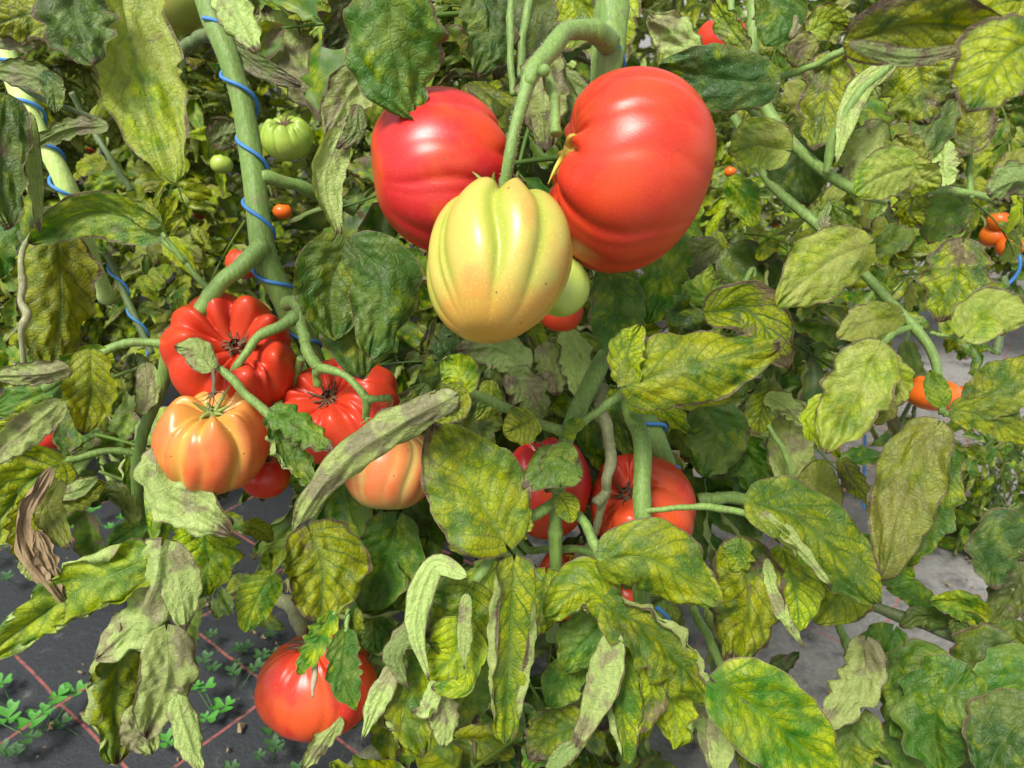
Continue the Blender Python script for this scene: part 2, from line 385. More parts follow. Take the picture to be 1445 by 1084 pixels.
def leaf(plant, pts, w, st='G', side='U', d=None, roll=0, fold=0, curl=0, ra=0, rb=0, lobes=.19, crumple=.5, name='leaflet', at=None,
         wa=1, wb=1, nu=38, nv=23, label=None, tip=1.0, sr=4, tilt=0):
    """pts [(px,py,depth)...] base to tip, w total width in pixels; tilt: extra depth at the tip"""
    LSEED[0] += 1; seed = LSEED[0]
    if lobes == .19: lobes = random.Random(seed * 11).choice([.08, .16, .24, .34])
    if ra < 0 and w < 60: tip = 2.9
    q = [(p[0], p[1], (p[2] if len(p) > 2 else d)) for p in pts]
    if tilt: q = [(a, b, c + tilt * i / (len(q) - 1)) for i, (a, b, c) in enumerate(q)]
    # the middle of a leaf arches a little toward the viewer
    if len(q) == 2:
        rs = np.random.RandomState(seed + 5)
        m = [(q[0][k] + q[1][k]) / 2 for k in range(3)]
        dx, dy = q[1][0] - q[0][0], q[1][1] - q[0][1]; b = rs.uniform(-.08, .08)
        q = [q[0], (m[0] - dy * b, m[1] + dx * b, m[2] - .010), q[1]]
    wp = np.array([P(*a) for a in q]); sp = catmull(wp, nu)
    dm = sum(a[2] for a in q) / len(q); hw = .5 * w * dm / F
    if hw < .012: nu2 = 24
    tov = norm(CAM[None, :] - sp)
    rz = random.Random(seed * 3)
    if fold == 0: fold = rz.uniform(-14, 16)
    if roll == 0: roll = (rz.uniform(-22, 22), rz.uniform(-28, 28))
    r = roll if isinstance(roll, tuple) else (roll, roll)
    co, f, um, un = leaf_np(sp, tov, hw, 1 if side == 'U' else -1, r, fold, curl, ra, rb, lobes, seed, nu, nv, crumple, wa, wb, tip)
    o = link_world(name, co, f, M_DRY if st == 'X' else M_LEAF, plant, uvs={'m': um, 'n': un})
    pr = PRE.get(st, (.5, .5, .3, 0))
    rs = random.Random(seed)
    for k, vv in zip(('yel', 'brn', 'pale', 'drk'), pr): o[k] = float(max(0, vv + rs.uniform(-.08, .08)))
    if label: o['label'] = label
    if at is not None:
        stalk(o, [(at[0], at[1], at[2] if len(at) > 2 else q[0][2] + .01, sr), (*q[0], sr * .8)], mat=M_STEM, name='leaf_stalk', n=6, k=8)
    return o
def stalk(plant, pts, mat=None, name='stalk', n=None, k=12, groove=.05, jit=.02, seed=0):
    """pts (px,py,depth,radius px)"""
    a = np.array([[*P(p[0], p[1], p[2]), p[3] * p[2] / F] for p in pts])
    n = n or max(16, 12 * len(pts)); c = catmull(a, n)
    rs = np.random.RandomState(int(abs(pts[0][0] * 7 + pts[0][1])) % 10000)
    t = np.linspace(0, 1, n); f1, f2 = rs.uniform(5, 9), rs.uniform(13, 21)
    r = np.maximum(c[:, 3], .0003) * (1 + .05 * np.sin(t * f1 * 2 + rs.rand() * 6) + .035 * np.sin(t * f2 * 2) + .5 * jit * rs.randn(n))
    kn = rs.rand(n) < .035
    r = r * (1 + .14 * np.convolve(kn, [.4, 1, .4], 'same'))
    c[:, :3] += c[:, 3:4] * .12 * np.stack([np.sin(t * f2 + 1), np.cos(t * f1 + 2), np.sin(t * f2 * 1.3)], -1)
    sp = c[:, :3]
    co, f = tube_np(sp, r, k, groove=groove)
    # close the ends with a fan
    m = len(co); co = np.vstack([co, sp[0], sp[-1]]); j = np.arange(k); j2 = (j + 1) % k; e = (n - 1) * k
    quad = f
    cap = np.vstack([np.stack([j2[::2], j[::2], np.full(len(j[::2]), m), (j2[::2] + 1) % k], -1), np.stack([e + j[::2], e + j2[::2], e + (j2[::2] + 1) % k, np.full(len(j[::2]), m + 1)], -1)])
    return link_world(name, co, np.vstack([quad, cap]), mat or M_STEM, plant)

# ------------------------------------------------------------------ TOMATOES
def tomato_np(R, jit=.35, *, sq=.8, ncr=12, depth=.14, eq=.35, dim=.28, taper=.1, seed=0, nt=84, nphi=132, lift=.10, bott=.06, box=.9, wob=.05):
    rs = np.random.RandomState(seed)
    th = np.linspace(0, np.pi, nt)[:, None]; ph = np.linspace(0, 2 * np.pi, nphi, endpoint=False)[None, :]
    base = np.linspace(0, 2 * np.pi, ncr, endpoint=False) + rs.uniform(-jit, jit, ncr) * (2 * np.pi / ncr)
    st = rs.uniform(.35, 1.0, ncr); ext = rs.uniform(.5, 1.3, ncr)
    cre = np.zeros((nt, nphi)); lobe = np.zeros((nt, nphi))
    sp = 2 * np.pi / ncr
    pm = ph + .10 * np.sin(2 * th + rs.rand() * 6) + .04 * np.sin(3 * ph + 4 * th)
    for b, s, e in zip(base, st, ext):
        d = np.abs((pm - b + np.pi) % (2 * np.pi) - np.pi)
        g = (np.exp(-((th - .45) / (.55 * e)) ** 2) + eq * e * np.sin(th) ** 1.5)
        cre = np.maximum(cre, s * np.exp(-(d / (sp * .27)) ** 1.15) * np.clip(g, 0, 1.1))
        lobe += rs.uniform(-1, 1) * np.exp(-((d - sp * .5) / (sp * .45)) ** 2)
    s_ = np.sin(th) ** box
    r = R * s_ * (1 - depth * cre)
    r = r * (1 + wob * np.sin(ph + rs.rand() * 6) * np.sin(th) + wob * .8 * np.sin(2 * ph + rs.rand() * 6) + .03 * lobe * np.exp(-((th - .9) / .7) ** 2))
    r = r * (1 - taper * (th / np.pi) ** 1.5)
    rho = np.sin(th)
    z = R * sq * np.cos(th) * np.ones_like(ph)
    top = (th < np.pi / 2)
    z = z - R * dim * np.exp(-(rho / .34) ** 2) * top + R * bott * np.exp(-(rho / .25) ** 2) * (~top)
    z = z + R * lift * (lobe * .6 + .6) * np.exp(-((th - .62) / .30) ** 2) * (1 - .8 * cre)
    z = z - R * depth * .9 * cre * np.exp(-((th - .5) / .4) ** 2)
    co = np.stack([r * np.cos(ph), r * np.sin(ph), z], -1).reshape(-1, 3)
    i = np.arange(nt - 1)[:, None] * nphi; j = np.arange(nphi)[None, :]; j2 = (j + 1) % nphi
    f = np.stack([i + j, i + nphi + j, i + nphi + j2, i + j2], -1).reshape(-1, 4)
    return co, f, cre.ravel(), (np.ones((1, nphi)) * th / np.pi).ravel(), R * (sq - dim)
def calyx_np(R, z0, seed, n=8, ln=.36, curl=1.2, wid=.10):
    rs = np.random.RandomState(seed); parts = []
    for k in range(n):
        a = k * 6.283 / n + rs.uniform(-.3, .3); l = R * ln * rs.uniform(.7, 1.3); up = rs.uniform(-.1, .7)
        t = np.linspace(0, 1, 8)
        rr = R * .05 + l * t; zz = z0 + R * .05 + l * (up * t - curl * rs.uniform(-.3, .9) * t * t) + R * .1 * t
        aa = a + rs.uniform(-.7, .7) * t ** 2
        sp = np.stack([rr * np.cos(aa), rr * np.sin(aa), zz], -1)
        parts.append(tube_np(sp, R * wid * .5 * (1.02 - t) ** .7, 5))
    # core
    t = np.linspace(0, 1, 4); sp = np.stack([0 * t, 0 * t, z0 + R * (.0 + .12 * t)], -1)
    parts.append(tube_np(sp, R * .13 * (1 - .3 * t), 8))
    return join_np(parts)
def axis_quat(ax):
    v = ax[0] * RT + ax[1] * UP - ax[2] * FW
    return Vector(v).to_track_quat('Z', 'Y')
def tomato(label, px, py, d, rpx, ax, mat, group=None, cal='dry', calkw=None, spin=0, hi=True, name='tomato', scale=(1, 1, 1), **kw):
    R = rpx * d / F
    if not hi: kw.setdefault('nt', 30); kw.setdefault('nphi', 48)
    co, f, cr, po, z0 = tomato_np(R, **kw)
    co = co * np.array(scale)
    t = thing(name, label, 'tomato', tuple(P(px, py, d)), group)
    t.rotation_mode = 'QUATERNION'; t.rotation_quaternion = axis_quat(ax) @ Matrix.Rotation(spin, 3, 'Z').to_quaternion()
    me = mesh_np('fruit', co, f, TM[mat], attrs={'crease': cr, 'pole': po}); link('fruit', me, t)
    if cal:
        c, cf = calyx_np(R, z0, kw.get('seed', 0), **(calkw or {}))
        link('calyx', mesh_np('calyx', c, cf, {'dry': M_CALYX, 'green': M_CALYX_G, 'yellow': M_CALYX_Y}[cal]), t)
    return t
#@@SPLIT
# ------------------------------------------------------------------ GROUND
def ground_material():
    g = NG('woven_ground_sheet'); c = g.n('ShaderNodeTexCoord').outputs['Object']
    mp = g.n('ShaderNodeMapping'); g.set(mp.inputs['Vector'], c); mp.inputs['Rotation'].default_value = (0, 0, rad(36.8))
    s = g.n('ShaderNodeSeparateXYZ'); g.set(s.inputs[0], mp.outputs[0])
    wn = g.noise(c, 5, 2); u = g.math('ADD', s.outputs[0], g.math('MULTIPLY', wn, .02)); v = g.math('ADD', s.outputs[1], g.math('MULTIPLY', wn, .02))
    def lines(x, off, per):
        f = g.math('FRACT', g.math('DIVIDE', g.math('ADD', x, off), per))
        return g.step(g.math('ABSOLUTE', g.math('SUBTRACT', f, .5)), .014, .006)
    ln = g.math('MAXIMUM', lines(u, .41, .22), lines(v, -.165, .194))
    we = g.noise(c, 900, 2, .5); n1 = g.noise(c, 3.5, 5, .6); n2 = g.noise(c, 18, 6, .7); n3 = g.noise(c, 120, 4, .7)
    base = g.mix(we, (.009, .011, .014), (.030, .034, .040))
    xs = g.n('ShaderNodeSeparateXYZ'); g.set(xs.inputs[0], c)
    # dusty sheet, painted paler along the right aisle to stand in for sunlight
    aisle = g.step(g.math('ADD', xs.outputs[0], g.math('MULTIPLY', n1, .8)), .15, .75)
    dust_and_sun = g.math('MULTIPLY', g.step(g.math('ADD', n2, g.math('MULTIPLY', aisle, .38)), .58, .92), g.math('MULTIPLY_ADD', n3, .5, .55))
    col = g.mix(dust_and_sun, base, g.mix(n3, (.18, .17, .155), (.36, .35, .33)))
    wear = g.step(n3, .70, .45)
    col = g.mix(g.math('MULTIPLY', ln, g.math('MULTIPLY', wear, .75)), col, (.36, .10, .08))
    return g.out(g.pbr(col, g.math('MULTIPLY_ADD', n3, .3, .45), g.bump(g.math('ADD', g.math('MULTIPLY', we, .5), g.math('ADD', n3, g.math('MULTIPLY', n2, 2))), .5, .004)))
def build_ground():
    n = 150
    a = np.linspace(-1, 1, n); xs = np.sign(a) * np.abs(a) ** 3 * 45; X, Y = np.meshgrid(xs, xs + 1.5, indexing='ij')
    Z = .006 * np.sin(X * 5 + Y * 2) * np.sin(Y * 4 - X) + .004 * np.sin(X * 13 + 1) * np.sin(Y * 11)
    co = np.stack([X, Y, Z - .006], -1).reshape(-1, 3)
    i = np.arange(n - 1)[:, None] * n; j = np.arange(n - 1)[None, :]
    f = np.stack([i + j, i + n + j, i + n + j + 1, i + j + 1], -1).reshape(-1, 4)
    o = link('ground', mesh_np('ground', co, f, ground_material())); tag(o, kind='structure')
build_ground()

# ------------------------------------------------------------------ PROTOTYPES (shared meshes)
def blade(sp, w, seed, nu, nv, curl, ra, rb, lobes, crumple, tov=None):
    tov = np.tile(np.array([0, 0, 1.0]), (nu, 1)) if tov is None else tov
    return leaf_np(catmull(sp, nu), tov, w, 1, (0, 0), 8, curl, ra, rb, lobes, seed, nu, nv, crumple)
def leaf_proto(k):
    rs = np.random.RandomState(500 + k); co = []; fs = []; um = []; un = []; o = 0
    L = rs.uniform(.17, .24); t = np.linspace(0, 1, 9)
    side = rs.uniform(-.25, .25); dr = rs.uniform(.25, .9)
    rach = np.stack([side * L * t ** 2, L * (t - .25 * dr * t ** 2), L * (.15 * t - dr * t ** 2 * .75)], -1)
    def add(c, f, a=None, b=None):
        nonlocal o
        co.append(c); fs.append(f + o); o += len(c)
        um.append(a if a is not None else np.zeros((len(c), 2)) + rs.rand(2)); un.append(b if b is not None else np.tile([.5, .3], (len(c), 1)))
    add(*tube_np(rach, .0026 * (1.1 - .6 * t), 5))
    spots = [(.32, -1), (.36, 1), (.55, -1), (.6, 1), (.8, -1), (.84, 1), (1.0, 0)]
    for q, (tt, sg) in enumerate(spots):
        if rs.rand() < .1: continue
        b = np.array([np.interp(tt, t, rach[:, c]) for c in range(3)])
        l = rs.uniform(.055, .095) * (1.15 if sg == 0 else 1)
        ang = sg * rs.uniform(.8, 1.25) if sg else rs.uniform(-.3, .3)
        dirv = np.array([math.sin(ang), math.cos(ang), 0]); dz = rs.uniform(-1.2, .25)
        p1 = b + dirv * l * .18; p2 = p1 + dirv * l * .45 + np.array([0, 0, dz * l * .25]); p3 = p1 + dirv * l * .85 + np.array([0, 0, dz * l * .75])
        add(*tube_np(np.array([b, (b + p1) / 2, p1]), np.array([.0013] * 3), 4))
        roll = rs.uniform(-.9, .9); tv = np.tile(norm(np.array([math.cos(ang) * roll, -math.sin(ang) * roll, 1.0])), (11, 1))
        rl = rs.choice([0, 0, 60, 130, -80], 2)
        c, f, a, n_ = blade([p1, p2, p3], l * rs.uniform(.26, .38), 900 + k * 10 + q, 11, 9, rs.uniform(-40, 50), rl[0], rl[1], .2, 1.0, tv)
        add(c, f, a, n_)
    return mesh_np('leaf', np.vstack(co), np.vstack(fs), M_LEAF_FAR, uvs={'m': np.vstack(um), 'n': np.vstack(un)})
LPRO = [leaf_proto(k) for k in range(12)]
def leaflet_proto(k):
    rs = np.random.RandomState(700 + k); l = 1.0 * .07
    b = rs.uniform(-.25, .1)
    rl = [(0, 0), (60, 0), (150, 60), (0, 120), (-60, -40), (0, 0)][k % 6]
    c, f, a, n_ = blade([(0, 0, 0), (.1 * l * rs.uniform(-1, 1), l * .5, .08 * l), (.15 * l * rs.uniform(-1, 1), l, b * l)], l * rs.uniform(.28, .40), 800 + k, 22, 15, rs.uniform(-30, 40), rl[0], rl[1], .16, .9)
    return mesh_np('leaflet', c, f, M_LEAF, uvs={'m': a, 'n': n_})
PPRO = [leaflet_proto(k) for k in range(12)]
RN = random.Random(5)
def set_style(o, st, rn=RN):
    for k, vv in zip(('yel', 'brn', 'pale', 'drk'), PRE[st]): o[k] = float(max(0, vv + rn.uniform(-.15, .15)))
def pick(ws, rn=RN):
    return rn.choices([a for a, b in ws], [b for a, b in ws])[0]

# ------------------------------------------------------------------ BACKGROUND ROWS
def bg_plant(x, y, n, h0, h1, ws, label, group, light=False, seed=0, spread=1.0):
    rn = random.Random(seed); p = thing('tomato_plant', label, 'tomato plant', (x, y, 0), group)
    t = np.linspace(0, 1, 16); hh = h1 + .15
    sp = np.stack([.05 * np.sin(t * 5 + seed), .05 * np.cos(t * 4 + seed) - .05, t * hh], -1)
    co, f = tube_np(sp, np.full(16, .0065) * (1.1 - .4 * t), 7)
    link('stem', mesh_np('stem', co, f, M_STEM_L if light else M_STEM_D), p)
    for i in range(n):
        o = link('leaf', rn.choice(LPRO), p)
        z = h0 + (h1 - h0) * (i + rn.random()) / n; az = i * 2.4 + rn.uniform(-.5, .5)
        k = z / hh; o.location = (.05 * math.sin(k * 5 + seed), .05 * math.cos(k * 4 + seed) - .05, z)
        s = rn.uniform(.75, 1.2) * spread
        o.rotation_euler = (rn.uniform(-.5, .35), rn.uniform(-.5, .5), az); o.scale = (s, s, s)
        set_style(o, pick(ws, rn), rn)
    return p
WS_L = [('G', 1.5), ('Y', 4), ('P', 3.5), ('YG', 4), ('D', 2), ('O', 1), ('YY', 1.2), ('F', 1)]
WS_R = [('G', 3), ('GG', 1), ('YG', 3), ('P', 3), ('F', 3.5), ('O', .6), ('Y', 1.5)]
sd_ = 0
def row(x0, y0, x1, y1, n, leaves, h0, h1, ws, label, group, spread=1.0, light=False):
    global sd_
    for i in range(n):
        sd_ += 1; t = (i + .5) / n; rr = random.Random(sd_)
        if isinstance(label, list): lb = label[i % len(label)]
        else: lb = label
        bg_plant(x0 + (x1 - x0) * t + rr.uniform(-.06, .06), y0 + (y1 - y0) * t + rr.uniform(-.08, .08), leaves, h0, h1, ws, lb, group, light and rr.random() < .5, sd_, spread)
row(-1.15, 1.22, .30, 1.60, 8, 160, .32, 1.25, WS_L, ['wilting second-row plant cut by the left edge of the picture', 'wilting second-row plant behind the long pale yellow hanging leaflet', 'yellowing second-row plant just left of the twined stem',
     'yellowing second-row plant behind the light green ribbed tomato', 'wilting second-row plant behind the double leaf and the pink-red tomato', 'second-row plant hidden behind the yellow heart-shaped tomato',
     'second-row plant behind the main stem of the middle plant', 'second-row plant just right of the largest red tomato'], 'plants of the second row', .60, True)
row(.45, 1.85, 1.75, 2.05, 7, 130, .26, 1.25, WS_R, ['green plant across the aisle, behind the dark olive leaflet', 'green plant across the aisle, left of the yellow specked leaflet', 'green plant across the aisle, behind the large lobed leaflet', 'green plant across the aisle, directly above the flattened orange tomato',
     'green plant across the aisle beside the three orange tomatoes', 'green plant across the aisle cut by the right edge', 'green plant across the aisle, outermost on the right'], 'plants across the aisle', .60)
row(-2.1, 2.05, .5, 2.25, 9, 80, .06, 1.25, WS_L, 'tomato plant in the third row, small pale leaves seen between nearer plants', 'plants of the third row', .85)
row(-3.0, 3.3, 3.0, 3.3, 12, 60, .04, 1.4, WS_R, 'tomato plant in a far row, dense light green leaves', 'plants of the far row', 1.15, True)
def far_mass(y, x0, x1, h1, n, seed, label_name='far_foliage'):
    rs = np.random.RandomState(seed); base = []
    for me in LPRO[:5]:
        c = np.zeros(len(me.vertices) * 3, dtype=np.float32); me.vertices.foreach_get('co', c)
        f = np.zeros(len(me.loops), dtype=np.int32); me.loops.foreach_get('vertex_index', f)
        u1 = np.zeros((len(me.vertices), 2)); u2 = np.zeros((len(me.vertices), 2))
        a = np.zeros(len(me.loops) * 2, dtype=np.float32); me.uv_layers['m'].data.foreach_get('uv', a); u1[f] = a.reshape(-1, 2)
        me.uv_layers['n'].data.foreach_get('uv', a); u2[f] = a.reshape(-1, 2)
        base.append((c.reshape(-1, 3), f.reshape(-1, 4), u1, u2))
    co = []; fs = []; A = []; B = []; o = 0
    for i in range(n):
        c, f, u1, u2 = base[rs.randint(5)]
        ca, sa = math.cos(rs.rand() * 6.3), math.sin(rs.rand() * 6.3)
        m = np.array([[ca, -sa, 0], [sa, ca, 0], [0, 0, 1.0]]) * rs.uniform(1.2, 1.9)
        c2 = c @ m.T + np.array([rs.uniform(x0, x1), y + rs.uniform(-.35, .35), rs.uniform(.1, h1)])
        co.append(c2); fs.append(f + o); A.append(u1 + rs.rand(2) * 5); B.append(u2); o += len(c)
    ob = link(label_name, mesh_np(label_name, np.vstack(co), np.vstack(fs), M_LEAF_FAR, uvs={'m': np.vstack(A), 'n': np.vstack(B)}))
    tag(ob, kind='stuff', label='dense green foliage of the farthest rows', cat='foliage'); set_style(ob, 'F')
far_mass(5.2, -4.6, 4.6, 1.75, 620, 3)

# ------------------------------------------------------------------ FOREGROUND PLANTS
def fg(label, px, py, d):
    v = P(px, py, d); return thing('tomato_plant', label, 'tomato plant', (v[0], v[1], 0))
PA = fg('left tomato plant, its thick stem wound in blue twine, bearing the ribbed fruits', 400, 440, .68)
PB = fg('tomato plant in the middle whose top truss carries the two largest red fruits', 855, 60, .56)
PC = fg('tomato plant on the right with yellowing leaves on long drooping stalks', 1065, 60, .62)
PD = fg('tomato plant at the left edge with dark hanging leaves and a pale yellow-green stem', 20, 150, .8)
PE = fg('dark green tomato plant low in the right corner above the dusty ground sheet', 1420, 900, .75)

# stems
SA = [(283, -30, .66, 16), (300, 30, .66, 16), (322, 80, .66, 16), (345, 150, .665, 15.5), (358, 230, .67, 16), (365, 310, .67, 16.5), (374, 370, .675, 16.5), (405, 430, .69, 16), (450, 520, .72, 13), (478, 640, .76, 12), (500, 800, .82, 12), (520, 900, .88, 12)]
stalk(PA, SA, name='stem', n=90, k=18, jit=.012)
for pts, r in (
    (((372, 345, .665, 13), (340, 378, .655, 12), (310, 402, .65, 12), (262, 470, .65, 11), (240, 490, .655, 10), (226, 550, .67, 9), (200, 620, .68, 8), (193, 680, .70, 8), (203, 765, .72, 7)), 0),
    (((240, 488, .652, 8), (215, 484, .65, 6), (180, 484, .645, 6), (130, 505, .64, 7), (60, 550, .63, 6)), 0),
    (((193, 640, .69, 5), (150, 636, .68, 5), (110, 648, .67, 5), (70, 662, .66, 6), (30, 730, .66, 5)), 0),
    (((222, 333, .66, 4), (258, 365, .66, 4), (275, 388, .66, 4), (300, 412, .655, 5)), 0),
    (((368, 250, .67, 10), (400, 256, .68, 9), (440, 270, .70, 9), (500, 297, .74, 8)), 0),
    (((245, 82, .70, 9), (268, 62, .69, 9), (305, 42, .67, 10)), 0)):
    stalk(PA, pts, name='side_stem', k=12, mat=M_STEM if pts[0][0] != 245 else M_STEM_D)
# truss of plant A
for pts in (((402, 430, .67, 9), (418, 426, .655, 10), (424, 440, .65, 11), (398, 458, .642, 8), (362, 478, .635, 7), (348, 497, .63, 6), (330, 528, .63, 6), (322, 550, .635, 5)),
            ((362, 478, .635, 6), (358, 482, .64, 6), (357, 488, .65, 5)),
            ((424, 440, .65, 9), (428, 470, .645, 8), (437, 502, .64, 8), (449, 520, .64, 7), (446, 530, .645, 6), (448, 545, .65, 7)),
            ((449, 520, .64, 7), (475, 524, .63, 6), (500, 542, .625, 5), (515, 562, .62, 6), (516, 590, .63, 5)),
            ((515, 562, .62, 6), (535, 563, .62, 5), (552, 560, .62, 4)),
            ((425, 505, .66, 6), (418, 530, .67, 5), (405, 572, .68, 5)),
            ((296, 515, .60, 4), (318, 525, .60, 6), (345, 555, .60, 6), (375, 582, .60, 7), (388, 598, .60, 6))):
    stalk(PA, pts, name='fruit_stalk', k=10)
stalk(PD, [(-15, 30, .84, 14), (22, 110, .84, 14), (55, 190, .84, 14), (85, 250, .85, 13), (110, 310, .88, 12), (150, 420, 1.0, 10)], M_STEM_L, 'stem', n=40)
stalk(PD, [(18, 115, .62, 4), (70, 145, .62, 4), (110, 158, .63, 4), (150, 175, .64, 4)], M_STEM_D, 'side_stem')
stalk(PD, [(100, 130, .8, 4), (128, 178, .82, 4), (150, 215, .82, 4), (186, 270, .84, 5)], M_STEM_D, 'side_stem')
stalk(PD, [(48, 325, .64, 3), (30, 360, .60, 4), (33, 400, .60, 5.5), (29, 425, .60, 4.5), (38, 445, .60, 6), (30, 470, .60, 4), (34, 520, .61, 4)], M_STEM_O, 'side_stem')
# plant B
SB = [(864, -40, .57, 22), (861, 30, .57, 22), (856, 90, .57, 22), (850, 150, .58, 20), (842, 260, .62, 18), (858, 420, .68, 16), (885, 540, .70, 15), (925, 620, .70, 17), (948, 700, .71, 17), (945, 800, .73, 16), (915, 950, .78, 15), (880, 1080, .84, 14)]
stalk(PB, SB, name='stem', n=80, k=18, jit=.012)
PEDB = [(858, 62, .555, 16), (832, 42, .535, 15), (800, 45, .52, 13), (772, 75, .50, 13), (748, 112, .49, 12), (730, 165, .485, 9), (720, 222, .485, 8), (709, 270, .492, 7)]
stalk(PB, PEDB, name='fruit_stalk', n=60, k=16)
stalk(PB, [(766, 92, .50, 8), (778, 125, .50, 8), (784, 160, .50, 7), (783, 188, .495, 8)], name='fruit_stalk')
for x, y in ((768, 100), (748, 114)):
    co, f, *_ = tomato_np(.0042, sq=1, ncr=4, depth=.02, nt=10, nphi=14, dim=0, lift=0); link_world('node', co + P(x, y, .487), f, M_STEM, PB)
for pts in (((722, -20, .62, 5), (720, 60, .62, 5), (724, 135, .62, 4)), ((752, -20, .66, 6), (738, 50, .66, 6), (735, 110, .66, 5)),
            ((870, 520, .66, 8), (890, 575, .64, 11), (904, 625, .62, 13), (907, 700, .61, 12), (907, 760, .61, 12), (905, 860, .63, 11)),
            ((905, 722, .605, 4), (950, 717, .60, 4), (1000, 716, .60, 5), (1068, 727, .60, 5)),
            ((985, 706, .68, 9), (1020, 702, .68, 9), (1060, 704, .68, 8), (1100, 700, .68, 7)),
            ((852, 500, .64, 11), (838, 530, .63, 13), (815, 580, .61, 12), (798, 625, .60, 11), (790, 680, .60, 9), (785, 720, .60, 9), (784, 810, .62, 9), (780, 900, .66, 9)),
            ((798, 612, .598, 7), (745, 590, .585, 7), (705, 572, .575, 7), (650, 548, .56, 7)),
            ((800, 606, .598, 6), (830, 590, .595, 6), (862, 568, .59, 6), (890, 540, .585, 6)),
            ((788, 705, .595, 7), (762, 722, .585, 8), (728, 742, .575, 8), (700, 775, .57, 8), (680, 808, .57, 8), (655, 850, .57, 7)),
            ((700, 775, .57, 6), (716, 785, .57, 6), (724, 805, .57, 6)),
            ((793, 700, .595, 6), (822, 735, .59, 7), (842, 775, .585, 7), (855, 815, .58, 6), (862, 850, .58, 6)),
            ((718, 762, .60, 4), (738, 790, .60, 5), (765, 818, .60, 3)),
            ((725, 752, .62, 4), (745, 775, .62, 5), (775, 776, .63, 5), (825, 776, .64, 6), (850, 790, .64, 6)),
            ((975, 855, .64, 6), (1000, 900, .64, 6), (1015, 935, .64, 6), (1030, 965, .64, 6))):
    stalk(PB, pts, name='leaf_stalk', k=12)
for pts in (((850, 545, .66, 7), (848, 575, .65, 8), (858, 610, .64, 8), (862, 645, .635, 8), (857, 675, .63, 7), (855, 692, .635, 7), (840, 712, .63, 7)),
            ((858, 690, .635, 5), (845, 730, .64, 5), (835, 765, .65, 6), (815, 785, .66, 6))):
    stalk(PB, pts, M_STEM_O, 'fruit_stalk', k=12)
stalk(PB, [(490, 1090, .85, 10), (540, 1055, .86, 12), (620, 1035, .88, 14), (690, 1028, .9, 14), (800, 1010, .95, 13)], M_STEM_O, 'old_stem', n=40)
stalk(PA, [(385, 842, .80, 8), (405, 850, .79, 11), (420, 870, .78, 12), (430, 900, .77, 9)], M_STEM_O, 'fruit_stalk')
# plant C
for pts in (((1062, -20, .66, 10), (1063, 40, .65, 11), (1066, 105, .65, 10), (1082, 152, .64, 11), (1118, 203, .63, 11), (1160, 240, .63, 10), (1206, 270, .63, 9), (1250, 285, .64, 6)),
            ((1035, 165, .72, 7), (1072, 235, .70, 8), (1107, 277, .68, 9), (1160, 325, .66, 9), (1218, 383, .64, 9), (1258, 428, .63, 9), (1290, 462, .62, 9), (1318, 505, .61, 8), (1330, 585, .60, 7)),
            ((1068, 120, .645, 6), (1100, 110, .64, 6), (1150, 92, .62, 6), (1206, 62, .60, 7)),
            ((1030, 0, .66, 6), (1038, 40, .65, 7), (1052, 62, .65, 7)),
            ((1165, 245, .62, 6), (1178, 190, .61, 9), (1210, 135, .60, 8), (1258, 90, .60, 6)),
            ((1206, 275, .63, 6), (1290, 268, .62, 7), (1350, 270, .62, 7), (1400, 280, .62, 6)),
            ((1285, 462, .62, 6), (1258, 472, .61, 7), (1238, 500, .605, 6), (1225, 530, .60, 5)),
            ((1066, 110, .65, 5), (1050, 140, .67, 6), (1072, 170, .70, 6)),
            ((1035, 440, .80, 5), (1062, 380, .80, 6), (1066, 420, .80, 7), (1075, 440, .80, 6)),
            ((1083, 600, .66, 4), (1105, 635, .66, 5), (1115, 665, .66, 4), (1117, 700, .67, 5)),
            ((1370, 280, .62, 5), (1368, 240, .62, 5), (1370, 205, .61, 4)),
            ((1182, 880, .70, 6), (1195, 910, .70, 8), (1200, 940, .70, 5)),
            ((1168, 700, .66, 5), (1172, 740, .66, 5), (1160, 765, .66, 5)),
            ((1312, 470, .63, 4), (1345, 475, .62, 4), (1365, 468, .62, 4)),
            ((1330, 585, .60, 5), (1345, 582, .60, 5), (1370, 575, .60, 4))):
    stalk(PC, [(*p[:3], p[3] * .78) for p in pts], name='leaf_stalk', k=12)
for pts in (((1215, 850, .80, 7), (1290, 875, .78, 9), (1370, 905, .76, 10), (1460, 925, .74, 11)), ((1275, 820, .80, 5), (1310, 870, .79, 6), (1330, 885, .79, 6)),
            ((1395, 905, .77, 5), (1428, 860, .78, 4), (1430, 830, .78, 4)), ((1460, 870, .78, 9), (1420, 915, .78, 8), (1380, 960, .79, 6))):
    stalk(PE, pts, M_STEM_D, 'side_stem')

